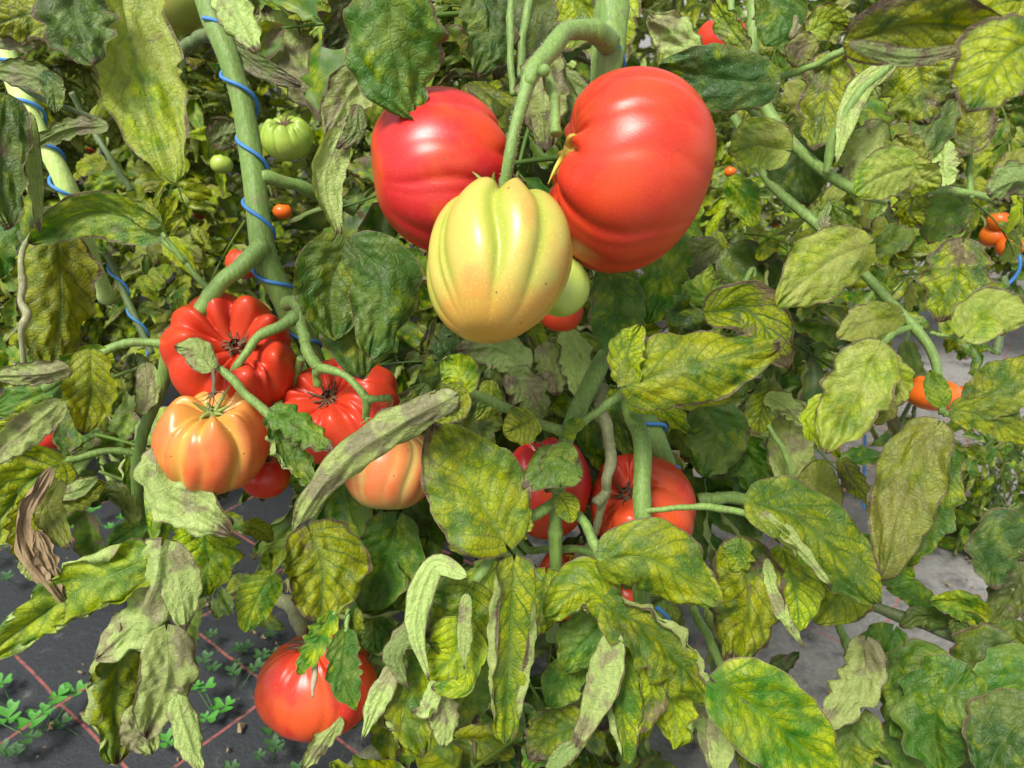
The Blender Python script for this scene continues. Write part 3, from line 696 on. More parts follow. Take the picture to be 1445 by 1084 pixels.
# hairs on the stalks nearest the lens
def hairs(plant, pts, n, ln, seed):
    a = np.array([[*P(p[0], p[1], p[2]), p[3] * p[2] / F] for p in pts]); c = catmull(a, 200); T, N, B = frames(c[:, :3])
    rs = np.random.RandomState(seed); co = []; fs = []
    for q in range(n):
        i = rs.randint(2, 198); an = rs.rand() * 6.283; d = math.cos(an) * N[i] + math.sin(an) * B[i] + T[i] * rs.uniform(-.4, .4)
        b = c[i, :3] + (math.cos(an) * N[i] + math.sin(an) * B[i]) * c[i, 3] * .95; l = ln * rs.uniform(.4, 1.3); r = .00007
        s1 = norm(np.cross(d, [0.3, .5, .8])); s2 = norm(np.cross(d, s1)); k = len(co)
        co += [b + s1 * r, b - .5 * s1 * r + .87 * s2 * r, b - .5 * s1 * r - .87 * s2 * r, b + d * l]
        fs += [(k, k + 1, k + 3), (k + 1, k + 2, k + 3), (k + 2, k, k + 3)]
    o = link_world('stem_hair', np.array(co), np.array(fs), M_HAIR, plant); o['kind'] = 'stuff'
hairs(PB, PEDB, 1500, .0018, 1); hairs(PB, SB[:4], 700, .0015, 2); hairs(PA, SA[:8], 1200, .0012, 3)

# ------------------------------------------------------------------ BLUE TWINE
def twine(label, path, pitch, phase, extra=2.6, rt=2.9, t0=0, t1=1, n=None, k=7):
    a = np.array([[*P(p[0], p[1], p[2]), p[3] * p[2] / F, p[2]] for p in path]); c = catmull(a, 400)
    i0, i1 = int(t0 * 399), int(t1 * 399); c = c[i0:i1 + 1]
    T, N, B = frames(c[:, :3]); s = np.concatenate([[0], np.cumsum(np.linalg.norm(np.diff(c[:, :3], axis=0), axis=1))])
    pm = pitch * a[0, 4] / F; an = phase - s / pm * 2 * np.pi
    R_ = c[:, 3] + extra * c[:, 4] / F
    # reference frame tied to the view so that the phase means the same everywhere
    V = norm(CAM - c[:, :3]); Xa = norm(np.cross(T, V)); Va = np.cross(Xa, T)
    sp = c[:, :3] + R_[:, None] * (np.cos(an)[:, None] * Va + np.sin(an)[:, None] * Xa)
    co, f = tube_np(sp, np.full(len(sp), rt * a[0, 4] / F), k)
    o = link_world('twine', co, f, M_TWINE, None); tag(o, label, 'twine', 'blue support twines')
twine('blue twine spiralling round the thick stem of the left plant', SA[1:9], 92, .6)
twine('blue twine passing behind the topmost fruit stalk of the middle plant', SB[0:4], 120, -.9)
twine('blue twine looped round the pale stem at the left edge', [(-15, 30, .84, 14), (22, 110, .84, 14), (55, 190, .84, 14), (85, 250, .85, 13), (110, 310, .88, 12)], 62, .9, rt=2.6)
twine('blue twine on a far pale stem left of the side shoot, seen between yellow leaves', [(140, 330, 1.15, 5), (160, 380, 1.15, 5), (185, 435, 1.15, 5), (215, 500, 1.15, 5)], 66, .4, rt=1.8, extra=1.5)
stalk(PD, [(120, 280, 1.15, 5), (160, 380, 1.15, 5), (185, 435, 1.15, 5), (215, 500, 1.15, 5)], M_STEM_D, 'side_stem')
twine('blue twine tied round the stem right below the two big red fruits', SB[6:9], 60, 0.3)
twine('short blue twine end under the red fruit beside the rachis', [(925, 855, .70, 4), (940, 880, .70, 4), (962, 900, .70, 3)], 90, 0, rt=3)
twine('thin blue twine hanging straight down over the dusty aisle', [(1222, 590, 1.35, 1), (1218, 640, 1.35, 1), (1220, 720, 1.35, 1)], 200, 0, rt=2, extra=.5)
twine('blue twine running down a far stem near the right edge', [(1438, 350, 1.2, 5), (1422, 400, 1.2, 6), (1412, 440, 1.2, 6)], 90, .5, rt=2.5)

# ------------------------------------------------------------------ TOMATOES
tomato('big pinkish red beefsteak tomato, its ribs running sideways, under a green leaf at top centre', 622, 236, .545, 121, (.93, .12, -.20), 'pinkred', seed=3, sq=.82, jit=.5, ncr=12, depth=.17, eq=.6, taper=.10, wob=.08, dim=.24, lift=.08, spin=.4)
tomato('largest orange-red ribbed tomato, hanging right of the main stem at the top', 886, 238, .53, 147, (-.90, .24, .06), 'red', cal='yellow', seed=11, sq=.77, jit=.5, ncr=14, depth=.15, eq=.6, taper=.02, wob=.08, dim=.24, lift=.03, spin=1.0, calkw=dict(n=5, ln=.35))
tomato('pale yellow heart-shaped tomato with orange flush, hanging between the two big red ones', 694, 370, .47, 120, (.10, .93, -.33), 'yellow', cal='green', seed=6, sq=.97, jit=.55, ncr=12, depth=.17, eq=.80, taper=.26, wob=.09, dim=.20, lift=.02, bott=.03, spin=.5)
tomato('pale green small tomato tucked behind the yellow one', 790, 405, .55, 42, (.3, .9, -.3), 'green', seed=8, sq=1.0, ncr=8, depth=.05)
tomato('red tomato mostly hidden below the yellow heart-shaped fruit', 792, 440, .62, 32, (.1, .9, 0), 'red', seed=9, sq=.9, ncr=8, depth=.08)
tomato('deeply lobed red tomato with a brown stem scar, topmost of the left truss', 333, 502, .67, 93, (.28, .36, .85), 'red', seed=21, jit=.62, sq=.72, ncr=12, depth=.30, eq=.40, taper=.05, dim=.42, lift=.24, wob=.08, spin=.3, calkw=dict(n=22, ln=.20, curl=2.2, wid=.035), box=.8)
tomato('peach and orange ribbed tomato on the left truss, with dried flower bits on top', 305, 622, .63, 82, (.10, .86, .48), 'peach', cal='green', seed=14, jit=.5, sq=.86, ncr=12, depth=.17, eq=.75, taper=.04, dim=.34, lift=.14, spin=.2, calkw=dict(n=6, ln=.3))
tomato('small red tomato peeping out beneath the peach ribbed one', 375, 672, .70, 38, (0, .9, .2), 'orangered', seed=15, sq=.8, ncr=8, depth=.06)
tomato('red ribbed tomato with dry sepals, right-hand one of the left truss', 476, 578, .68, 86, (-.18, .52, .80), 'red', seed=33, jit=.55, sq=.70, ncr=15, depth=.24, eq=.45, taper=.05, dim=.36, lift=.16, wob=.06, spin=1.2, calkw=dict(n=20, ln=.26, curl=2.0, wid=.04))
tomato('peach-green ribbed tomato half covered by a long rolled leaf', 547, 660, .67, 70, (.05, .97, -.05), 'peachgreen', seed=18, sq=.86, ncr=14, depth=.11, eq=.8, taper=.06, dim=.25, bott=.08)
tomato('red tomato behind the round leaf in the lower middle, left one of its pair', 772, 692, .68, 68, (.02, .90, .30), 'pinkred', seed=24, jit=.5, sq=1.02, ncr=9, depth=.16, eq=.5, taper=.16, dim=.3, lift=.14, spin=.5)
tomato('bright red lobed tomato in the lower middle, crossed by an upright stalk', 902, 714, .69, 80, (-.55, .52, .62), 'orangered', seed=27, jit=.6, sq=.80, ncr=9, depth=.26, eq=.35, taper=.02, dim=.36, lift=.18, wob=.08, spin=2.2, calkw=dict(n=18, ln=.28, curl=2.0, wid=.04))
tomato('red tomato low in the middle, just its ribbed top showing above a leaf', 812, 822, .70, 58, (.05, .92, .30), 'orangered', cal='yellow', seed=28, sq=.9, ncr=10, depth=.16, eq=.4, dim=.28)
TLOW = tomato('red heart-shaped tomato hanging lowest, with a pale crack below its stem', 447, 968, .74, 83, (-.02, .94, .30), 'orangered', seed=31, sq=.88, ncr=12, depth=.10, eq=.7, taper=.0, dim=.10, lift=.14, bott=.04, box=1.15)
BG = dict(hi=False, sq=.8)
tomato('olive green large tomato cut by the top edge, left of the twined stem', 242, 2, .72, 54, (0, .95, .1), 'olive', seed=41, ncr=10, depth=.05, **{**BG, 'hi': True})
tomato('light green ribbed tomato hanging right of the twined stem', 404, 196, 1.02, 37, (.05, .75, .65), 'green', seed=42, ncr=14, depth=.16, eq=.6, lift=.1, **{**BG, 'hi': True})
tomato('small pale green tomato half hidden left of the twined stem', 312, 232, 1.1, 16, (0, 1, 0), 'green', seed=43, ncr=8, depth=.05, **BG)
tomato('small bright orange tomato right of the twined stem, seen through leaves', 399, 299, 1.25, 13, (0, 1, 0), 'orange', seed=44, ncr=7, depth=.03, cal=None, **BG)
tomato('dark red tomato behind the twined stem above the left truss', 345, 372, .95, 27, (0, 1, .2), 'red', seed=45, ncr=9, depth=.06, **BG)
tomato('red tomato at the top edge behind a curled olive leaf', 1018, 62, .80, 42, (0, 1, 0), 'red', seed=46, ncr=9, depth=.05, taper=.3, cal=None, **BG)
tomato('red tomato behind the double leaf, lower one beside the pale fruit', 588, 398, .85, 26, (.2, .9, .1), 'red', seed=47, ncr=12, depth=.08, **BG)
tomato('yellow-green tomato glimpsed above the double leaf', 535, 338, 1.0, 22, (0, 1, .2), 'yellow', seed=48, ncr=9, depth=.08, **BG)
tomato('pale green tomato squeezed between the double leaf and the pink-red fruit', 566, 372, .95, 22, (0, 1, .2), 'green', seed=49, ncr=9, depth=.06, cal=None, **BG)
tomato('red tomato peeping out left of the double leaf', 437, 384, .92, 22, (0, 1, .2), 'red', seed=50, ncr=8, depth=.06, cal=None, **BG)
tomato('red tomato sliver between the truss and the double leaf', 437, 440, .85, 20, (0, 1, .2), 'pinkred', seed=51, ncr=8, depth=.06, cal=None, **BG)
tomato('red-orange tomato at the left edge under pale leaves', 70, 617, .95, 23, (0, 1, .1), 'orangered', seed=52, ncr=9, depth=.06, **BG)
tomato('flattened orange tomato on the right, behind a small round leaf', 1318, 557, .95, 38, (0, .96, .2), 'orange', seed=53, ncr=7, depth=.03, **{**BG, 'sq': .58, 'hi': True})
tomato('orange tomato partly behind the big leaf at the right edge', 1366, 562, 1.0, 22, (0, .96, .2), 'orange', seed=54, ncr=7, depth=.03, **BG)
tomato('orange tomato high at the right edge, upper of three', 1409, 312, 1.2, 16, (0, 1, .1), 'orange', seed=55, ncr=7, depth=.03, cal=None, **BG)
tomato('orange tomato at the right edge, middle of three', 1402, 334, 1.22, 19, (0, 1, .1), 'orange', seed=56, ncr=7, depth=.03, cal=None, **BG)
tomato('orange tomato at the right edge, lowest of three', 1424, 350, 1.2, 19, (0, 1, .1), 'orange', seed=57, ncr=7, depth=.03, cal=None, **BG)
tomato('red tomato behind the stem just above the crossed red fruit', 882, 608, .78, 20, (0, 1, .1), 'red', seed=58, ncr=8, depth=.05, cal=None, **BG)
tomato('red tomato hidden behind the thick stem, right of the crossed red fruit', 953, 655, .82, 14, (0, 1, .1), 'red', seed=61, ncr=8, depth=.05, cal=None, **BG)
tomato('red tomato low behind the leaf under the crossed red fruit', 885, 842, .74, 26, (0, 1, .1), 'red', seed=59, ncr=8, depth=.05, cal=None, **BG)
tomato('orange-red tomato in shade beyond the dark leaves of the middle plant', 1003, 664, 1.1, 16, (0, 1, .1), 'orangered', seed=60, ncr=8, depth=.05, cal=None, **BG)
for i, (x, y, d, r, m) in enumerate([(108, 204, 1.5, 9, 'red'), (126, 213, 1.52, 6, 'red'), (53, 205, 1.3, 8, 'red'), (282, 303, 1.5, 9, 'red'), (290, 336, 1.5, 6, 'red'), (87, 138, 1.6, 5, 'peach'), (335, 182, 1.3, 7, 'orange'), (424, 378, 1.3, 8, 'red'),
                                     (1213, 167, 1.9, 8, 'red'), (1178, 478, 1.7, 9, 'red'), (1030, 243, 1.3, 9, 'orange'), (1240, 185, 2.0, 5, 'peach'), (1095, 320, 1.9, 6, 'orange'), (512, 60, 1.7, 6, 'orange'), (1180, 20, 1.8, 6, 'peach'), (535, 218, 1.3, 6, 'orange')]):
    tomato('tiny ripe tomato glimpsed far back between leaves', x, y, d, r, (0, 1, .1), m, group='tiny far tomatoes', seed=80 + i, ncr=7, depth=.04, cal=None, hi=False, nt=16, nphi=22)

# dried flower remains lying on the peach fruit, cracked scar on the lowest one
def curls(parent, px, py, d, n, ln, rt, mat, seed, name):
    rs = np.random.RandomState(seed); parts = []
    for k in range(n):
        t = np.linspace(0, 1, 12)[:, None]; a = rs.uniform(.25, 2.9); o = P(px, py, d)
        dx = RT * math.cos(a) * rs.uniform(.3, 1) - UP * (math.sin(a)) - FW * rs.uniform(-.1, .35)
        sp = o + ln * (dx * t + (RT * rs.uniform(-.5, .5) + UP * rs.uniform(-.3, .3)) * np.sin(t * rs.uniform(3, 7)) * .3)
        parts.append(tube_np(sp, rt * (1.1 - t[:, 0]), 5))
    c, f = join_np(parts); return link_world(name, c, f, mat, parent)
curls(PA, 301, 553, .565, 9, .018, .0006, M_CALYX, 4, 'dried_flower'); stalk(PA, [(301, 520, .575, 2.5), (302, 540, .57, 3), (301, 556, .565, 4)], M_CALYX, 'dried_flower_stalk')
curls(PA, 552, 562, .62, 6, .012, .0005, M_STEM, 6, 'sepal'); curls(PA, 517, 590, .62, 6, .012, .0006, M_STEM, 7, 'sepal')
_sc = stalk(None, [(446, 925, .667, 2), (445, 945, .660, 4.5), (443, 962, .660, 4), (441, 984, .662, 1.5)], M_SCAR, 'fruit_scar', n=14)
_sc.parent = TLOW; _sc.matrix_parent_inverse = (Matrix.Translation(TLOW.location) @ TLOW.rotation_quaternion.to_matrix().to_4x4()).inverted()
#@@LEAVES
# ------------------------------------------------------------------ LEAVES OF THE FOREGROUND, one by one (each its own mesh)
# plant, points base..tip, width, style, side, depth, extra
def LL(plant, rows):
    for r in rows:
        pts, w_, st, sd, d = r[:5]; kw = r[5] if len(r) > 5 else {}
        leaf(plant, pts, w_, st, sd, d, **kw)
LL(PD, [
 ([(165, -60), (190, 80), (248, 258)], 140, 'P', 'U', .50, dict(ra=25, rb=30, curl=12, label='long pale yellow leaflet hanging from the top edge', crumple=.7)),
 ([(105, -40), (105, 20), (133, 92)], 125, 'K', 'U', .47, dict(curl=-25)),
 ([(75, 35), (40, 20), (-20, 40)], 90, 'O', 'U', .50, dict(curl=-20)),
 ([(70, 42), (30, 55), (-30, 50)], 40, 'K', 'D', .51, {}),
 ([(85, 122), (40, 105), (-20, 98)], 46, 'K', 'D', .60, dict(ra=80)),
 ([(60, 105), (75, 125), (78, 160)], 34, 'K', 'U', .60, {}),
 ([(150, 178), (95, 182), (42, 208)], 34, 'K', 'D', .60, dict(ra=60, rb=60)),
 ([(8, 140), (2, 230), (10, 325)], 84, 'K', 'U', .56, dict(rb=60, crumple=.9)),
 ([(42, 160), (46, 230), (56, 330)], 26, 'O', 'D', .58, dict(ra=80)),
 ([(228, 328), (130, 300), (38, 342)], 78, 'D', 'U', .60, dict(ra=-20, curl=20, roll=15, at=(262, 372), label='boat-shaped leaflet with a brown lower margin')),
 ([(222, 318), (200, 300), (160, 282)], 36, 'G', 'U', .595, {}),
 ([(82, 335), (85, 420), (72, 520)], 118, 'Y', 'U', .66, dict(crumple=.9, tip=.3)),
 ([(95, 520), (50, 528), (-20, 530)], 42, 'D', 'D', .60, dict(ra=40, rb=20)),
 ([(150, 500), (80, 545), (-20, 585)], 78, 'G', 'U', .64, dict(curl=20)),
 ([(128, 500), (128, 560), (115, 614)], 78, 'Y', 'U', .63, dict(curl=10, rb=50)),
 ([(85, 568), (30, 612), (-25, 658)], 56, 'D', 'D', .58, dict(ra=60)),
 ([(85, 575), (50, 590), (-10, 605)], 40, 'Y', 'U', .60, {}),
 ([(205, 515), (207, 555), (196, 588)], 40, 'D', 'D', .66, dict(at=(158, 533), sr=2.5)),
 ([(85, 655), (30, 690), (-25, 770)], 125, 'YY', 'U', .64, dict(curl=15)),
 ([(90, 672), (60, 668), (10, 665)], 40, 'YY', 'U', .65, {}),
 ([(50, 700), (35, 750), (28, 790)], 60, 'YY', 'U', .63, dict(rb=90)),
 ([(72, 662), (34, 730), (45, 790), (88, 850)], 30, 'X', 'D', .60, dict(ra=70, rb=60, crumple=2.0, label='shrivelled brown dead leaflet')),
 ([(52, 750), (75, 810), (95, 848)], 26, 'X', 'D', .605, dict(ra=60, rb=60, crumple=2.2, label='shrivelled brown dead leaf tip')),
 ([(48, 775), (44, 795), (46, 820)], 34, 'YY', 'D', .61, dict(label='bright orange-yellow leaflet scrap')),
 ([(82, 680), (68, 720), (98, 775)], 48, 'P', 'U', .62, dict(ra=70, rb=60)),
 ([(75, 705), (105, 700), (148, 680)], 58, 'Y', 'U', .65, dict(curl=30)),
 ([(78, 700), (110, 690), (140, 672)], 26, 'D', 'D', .645, {}),
 ([(192, 735), (160, 695), (128, 715)], 40, 'K', 'U', .68, dict(rb=110)),
 ([(205, 738), (180, 752), (150, 772)], 36, 'G', 'U', .69, {}),
 ([(218, 640), (235, 690), (325, 755)], 92, 'D', 'D', .60, dict(curl=-20, ra=-30, crumple=.9, label='pale blotched leaflet turned over below the peach fruit')),
 ([(285, 728), (290, 790), (288, 842)], 118, 'Y', 'U', .66, dict(lobes=.3, crumple=.9)),
 ([(205, 790), (110, 835), (-30, 930)], 150, 'YG', 'U', .60, dict(ra=190, rb=150, crumple=.7, label='long leaflet with both edges rolled to show the pale underside')),
 ([(228, 772), (208, 850), (135, 930)], 120, 'D', 'D', .60, dict(curl=-35, ra=-40, crumple=.6, label='crumpled pale leaflet with grey-brown blotches')),
 ([(240, 770), (255, 830), (262, 890)], 60, 'D', 'D', .605, dict(curl=-20, crumple=.6)),
 ([(205, 880), (165, 960), (165, 1078)], 150, 'YG', 'U', .62, dict(ra=170, rb=20, crumple=1.0)),
 ([(235, 890), (235, 960), (205, 1040)], 85, 'D', 'D', .60, dict(ra=-30, rb=-50, crumple=.8)),
 ([(250, 985), (262, 1030), (285, 1095)], 46, 'D', 'D', .60, dict(ra=-50, rb=-50)),
 ([(190, 1000), (200, 1030), (215, 1065)], 60, 'D', 'D', .61, dict(crumple=1.2)),
 ([(268, 900), (262, 940), (262, 972)], 26, 'X', 'D', .66, dict(crumple=1.5)),
 ([(383, 812), (360, 850), (345, 892)], 58, 'F', 'U', .66, dict(lobes=0, crumple=.3, at=(400, 790), sr=2, label='fresh bright green oval leaflet')),
 ([(345, 745), (365, 748), (385, 765)], 34, 'Y', 'U', .70, dict(ra=60)),
])
LL(PA, [
 ([(438, 752), (455, 800), (452, 880)], 138, 'Y', 'U', .66, dict(crumple=.9, lobes=.16, curl=20, ra=30, label='broad yellowing leaflet between the trusses and the lowest fruit')),
 ([(470, 868), (450, 905), (420, 952)], 52, 'G', 'U', .655, dict(at=(488, 850), curl=25)),
 ([(488, 892), (485, 950), (503, 1002)], 58, 'GG', 'U', .65, dict(at=(492, 860), curl=15)),
 ([(500, 862), (496, 895), (505, 925)], 38, 'G', 'U', .66, {}),
 ([(385, 580), (420, 600), (468, 635)], 60, 'D', 'U', .595, dict(curl=-20, rb=-40)),
 ([(388, 590), (405, 640), (440, 685)], 78, 'GG', 'U', .60, dict(ra=120, curl=10)),
 ([(298, 520), (275, 495), (246, 488)], 44, 'K', 'D', .59, dict(curl=-15, lobes=0)),
 ([(640, 560), (560, 602), (475, 662), (413, 748)], 78, 'D', 'D', .52, dict(ra=-50, rb=-70, curl=-30, lobes=.05, crumple=.5, label='long rolled leaflet with blotched pale underside across the peach-green fruit')),
 ([(655, 552), (645, 525), (625, 505)], 66, 'YG', 'U', .53, dict(rb=30, curl=15, lobes=.05)),
 ([(655, 556), (625, 575), (605, 590)], 62, 'YG', 'U', .525, dict(ra=40, curl=20, lobes=.05)),
 ([(600, 545), (575, 580), (530, 625)], 40, 'K', 'U', .54, {}),
 ([(492, 348), (468, 400), (470, 478)], 118, 'GG', 'U', .55, dict(curl=-20, lobes=.05, crumple=.7)),
 ([(500, 345), (540, 400), (522, 505)], 112, 'GG', 'U', .545, dict(curl=-25, crumple=.7, wa=.9)),
 ([(495, 400), (505, 460), (508, 535)], 112, 'GG', 'U', .565, dict(curl=-20)),
 ([(482, 185), (458, 255), (478, 335)], 56, 'G', 'D', .60, dict(ra=60, rb=40, roll=(0, 40))),
 ([(495, 170), (470, 210), (490, 250)], 44, 'O', 'D', .61, dict(ra=90)),
 ([(545, -30, .48), (555, 70, .49), (580, 168, .505)], 150, 'GG', 'U', .45, dict(curl=-15, lobes=.08, crumple=.8, label='large mottled green leaflet lying over the pink-red fruit')),
 ([(525, 100), (495, 130), (462, 195)], 74, 'P', 'D', .60, dict(rb=60)),
 ([(505, 150), (500, 185), (475, 210)], 32, 'DD', 'D', .595, {}),
 ([(308, -25), (335, 20), (362, 74)], 62, 'D', 'D', .58, dict(ra=-30, rb=60)),
 ([(445, 132), (405, 70), (372, 10)], 108, 'D', 'D', .68, dict(curl=-15, at=(475, 165))),
 ([(318, 55), (360, 90), (425, 122)], 34, 'DD', 'D', .66, {}),
 ([(520, -30), (490, 20), (455, 66)], 88, 'DD', 'U', .62, dict(ra=60, crumple=1.2)),
 ([(300, 200), (315, 190), (340, 185)], 46, 'DD', 'D', .72, {}),
 ([(560, 735), (545, 790), (515, 865)], 112, 'G', 'U', .72, dict(curl=15)),
 ([(600, 770), (580, 820), (560, 860)], 90, 'YG', 'U', .74, {}),
 ([(530, 870), (530, 900), (540, 940)], 60, 'GG', 'U', .76, {}),
 ([(480, 1015), (455, 1045), (425, 1090)], 36, 'D', 'D', .70, dict(ra=60)),
])
LL(PB, [
 ([(775, 75), (765, 140), (770, 215)], 84, 'D', 'D', .60, dict(crumple=.9)),
 ([(800, 105), (820, 150), (815, 210)], 50, 'DD', 'D', .62, {}),
 ([(680, -20), (690, 50), (670, 110)], 90, 'K', 'U', .66, dict(crumple=1)),
 ([(800, -20), (815, 30), (790, 75)], 70, 'O', 'U', .66, {}),
 ([(885, 545), (960, 520), (1100, 488)], 122, 'YG', 'U', .54, dict(curl=-12, lobes=.06, rb=-25, label='broad yellow-mottled leaflet right of the middle')),
 ([(890, 540), (885, 500), (905, 458)], 62, 'Y', 'U', .545, dict(ra=30)),
 ([(905, 545), (960, 560), (1050, 560)], 40, 'Y', 'U', .56, {}),
 ([(1000, 440), (1060, 440), (1112, 520)], 92, 'O', 'U', .60, dict(rb=30)),
 ([(862, 380), (872, 440), (875, 520)], 84, 'GG', 'U', .60, dict(curl=-15, lobes=.1)),
 ([(955, 335), (935, 390), (915, 460)], 78, 'G', 'U', .62, {}),
 ([(1010, 345), (970, 370), (935, 410)], 52, 'DD', 'U', .64, {}),
 ([(890, 570), (930, 575), (972, 612)], 58, 'Y', 'U', .62, dict(ra=30, curl=15)),
 ([(1000, 575), (1010, 620), (990, 672)], 95, 'GG', 'U', .78, {}),
 ([(1030, 615), (1060, 650), (1072, 700)], 84, 'GG', 'U', .80, {}),
 ([(852, 790), (920, 790), (1013, 850)], 118, 'YG', 'U', .54, dict(curl=-18, ra=-15, lobes=.05, label='broad yellow-green leaflet under the crossed red fruit')),
 ([(865, 858), (825, 830), (768, 868)], 92, 'YG', 'U', .555, dict(rb=110, curl=-10, lobes=.05)),
 ([(858, 855), (930, 900), (1005, 992)], 128, 'YG', 'U', .55, dict(rb=170, curl=-15, label='leaflet with a pale rolled upper edge')),
 ([(712, 765), (675, 700), (612, 598)], 145, 'YG', 'U', .555, dict(curl=-12, lobes=.05, tip=1.2, label='large upright leaflet with crisp veins in front of the red fruit')),
 ([(710, 760), (670, 760), (632, 772)], 60, 'YG', 'U', .56, {}),
 ([(712, 760), (730, 740), (748, 715)], 50, 'YG', 'U', .565, {}),
 ([(815, 672), (780, 655), (738, 690)], 68, 'D', 'U', .56, dict(lobes=0, curl=-10)),
 ([(805, 632), (790, 650), (770, 695)], 52, 'D', 'U', .565, dict(lobes=0)),
 ([(752, 590), (738, 600), (710, 612)], 60, 'Y', 'U', .565, dict(lobes=0, rb=30)),
 ([(790, 700), (800, 715), (806, 738)], 36, 'F', 'U', .58, dict(lobes=0, nu=18, nv=13)),
 ([(800, 598), (812, 600), (822, 592)], 24, 'F', 'U', .585, dict(lobes=0, nu=14, nv=9)),
 ([(798, 612), (806, 614), (812, 608)], 16, 'F', 'U', .585, dict(lobes=0, nu=12, nv=9)),
 ([(725, 795), (720, 910), (712, 1048)], 124, 'YG', 'U', .53, dict(ra=150, rb=150, lobes=.03, crumple=.25, label='long hanging leaflet with both edges rolled forward')),
 ([(655, 812), (612, 800), (586, 880), (606, 962)], 40, 'D', 'D', .535, dict(ra=-70, rb=-40, lobes=.05, crumple=.25)),
 ([(660, 830), (640, 880), (600, 900)], 120, 'YG', 'U', .56, dict(crumple=.8)),
 ([(645, 880), (640, 925), (602, 960)], 96, 'Y', 'U', .55, dict(ra=50, rb=40, crumple=.6)),
 ([(658, 840), (656, 890), (655, 945)], 26, 'D', 'D', .53, dict(ra=-70, rb=-70, lobes=.03)),
 ([(660, 945), (650, 968), (608, 970)], 34, 'YG', 'U', .535, dict(ra=60)),
 ([(592, 870), (556, 925), (578, 975)], 40, 'DD', 'D', .54, dict(ra=-70, rb=-50)),
 ([(600, 940), (570, 1000), (598, 1065)], 112, 'YG', 'U', .56, dict(ra=120, crumple=1)),
 ([(560, 935), (535, 985), (510, 1045)], 36, 'D', 'D', .55, dict(ra=-60, rb=-60)),
 ([(615, 965), (600, 1000), (580, 1005)], 34, 'D', 'D', .545, dict(ra=-70)),
 ([(620, 980), (628, 1020), (625, 1055)], 50, 'P', 'D', .55, dict(rb=-60)),
 ([(695, 895), (670, 960), (635, 1032)], 86, 'G', 'U', .60, dict(curl=12)),
 ([(868, 895), (845, 965), (812, 1055)], 60, 'D', 'D', .54, dict(tip=1.5, ra=-50, rb=30, lobes=.04, crumple=.3)),
 ([(815, 1050), (790, 1070), (770, 1095)], 30, 'DD', 'D', .55, {}),
 ([(888, 935), (878, 1000), (886, 1078)], 62, 'YG', 'U', .555, dict(ra=140, rb=20, lobes=.04, crumple=.6)),
 ([(890, 905), (905, 970), (900, 1050)], 90, 'YG', 'U', .58, {}),
 ([(930, 940), (950, 1000), (955, 1055)], 88, 'Y', 'U', .56, dict(rb=70, crumple=1)),
 ([(905, 930), (920, 980), (905, 1035)], 50, 'O', 'U', .55, dict(ra=120, rb=60)),
 ([(820, 945), (800, 955), (775, 998)], 62, 'G', 'U', .60, dict(lobes=.04)),
 ([(820, 1020), (780, 1040), (745, 1070)], 84, 'YG', 'U', .60, dict(ra=40)),
 ([(868, 868), (830, 900), (795, 945)], 98, 'GG', 'U', .58, {}),
 ([(770, 810), (765, 850), (755, 900)], 84, 'O', 'U', .60, {}),
 ([(700, 800), (680, 830), (670, 870)], 70, 'YG', 'U', .64, {}),
 ([(620, 480), (640, 500), (600, 570)], 90, 'K', 'U', .66, {}),
 ([(740, 520), (700, 490), (640, 495)], 70, 'K', 'D', .64, {}),
 ([(720, 530), (745, 550), (770, 590)], 66, 'K', 'D', .63, {}),
 ([(690, 545), (665, 600), (680, 660)], 98, 'K', 'U', .68, {}),
 ([(765, 490), (780, 520), (785, 560)], 56, 'D', 'D', .66, {}),
 ([(800, 470), (812, 510), (815, 560)], 62, 'P', 'D', .65, dict(ra=50)),
 ([(870, 590), (900, 625), (905, 660)], 50, 'G', 'U', .75, {}),
 ([(975, 985), (1000, 1020), (1010, 1090)], 60, 'D', 'D', .60, {}),
 ([(770, 1010), (765, 1050), (740, 1090)], 60, 'G', 'U', .62, {}),
 ([(690, 540), (690, 570), (672, 592)], 40, 'G', 'U', .60, {}),
])
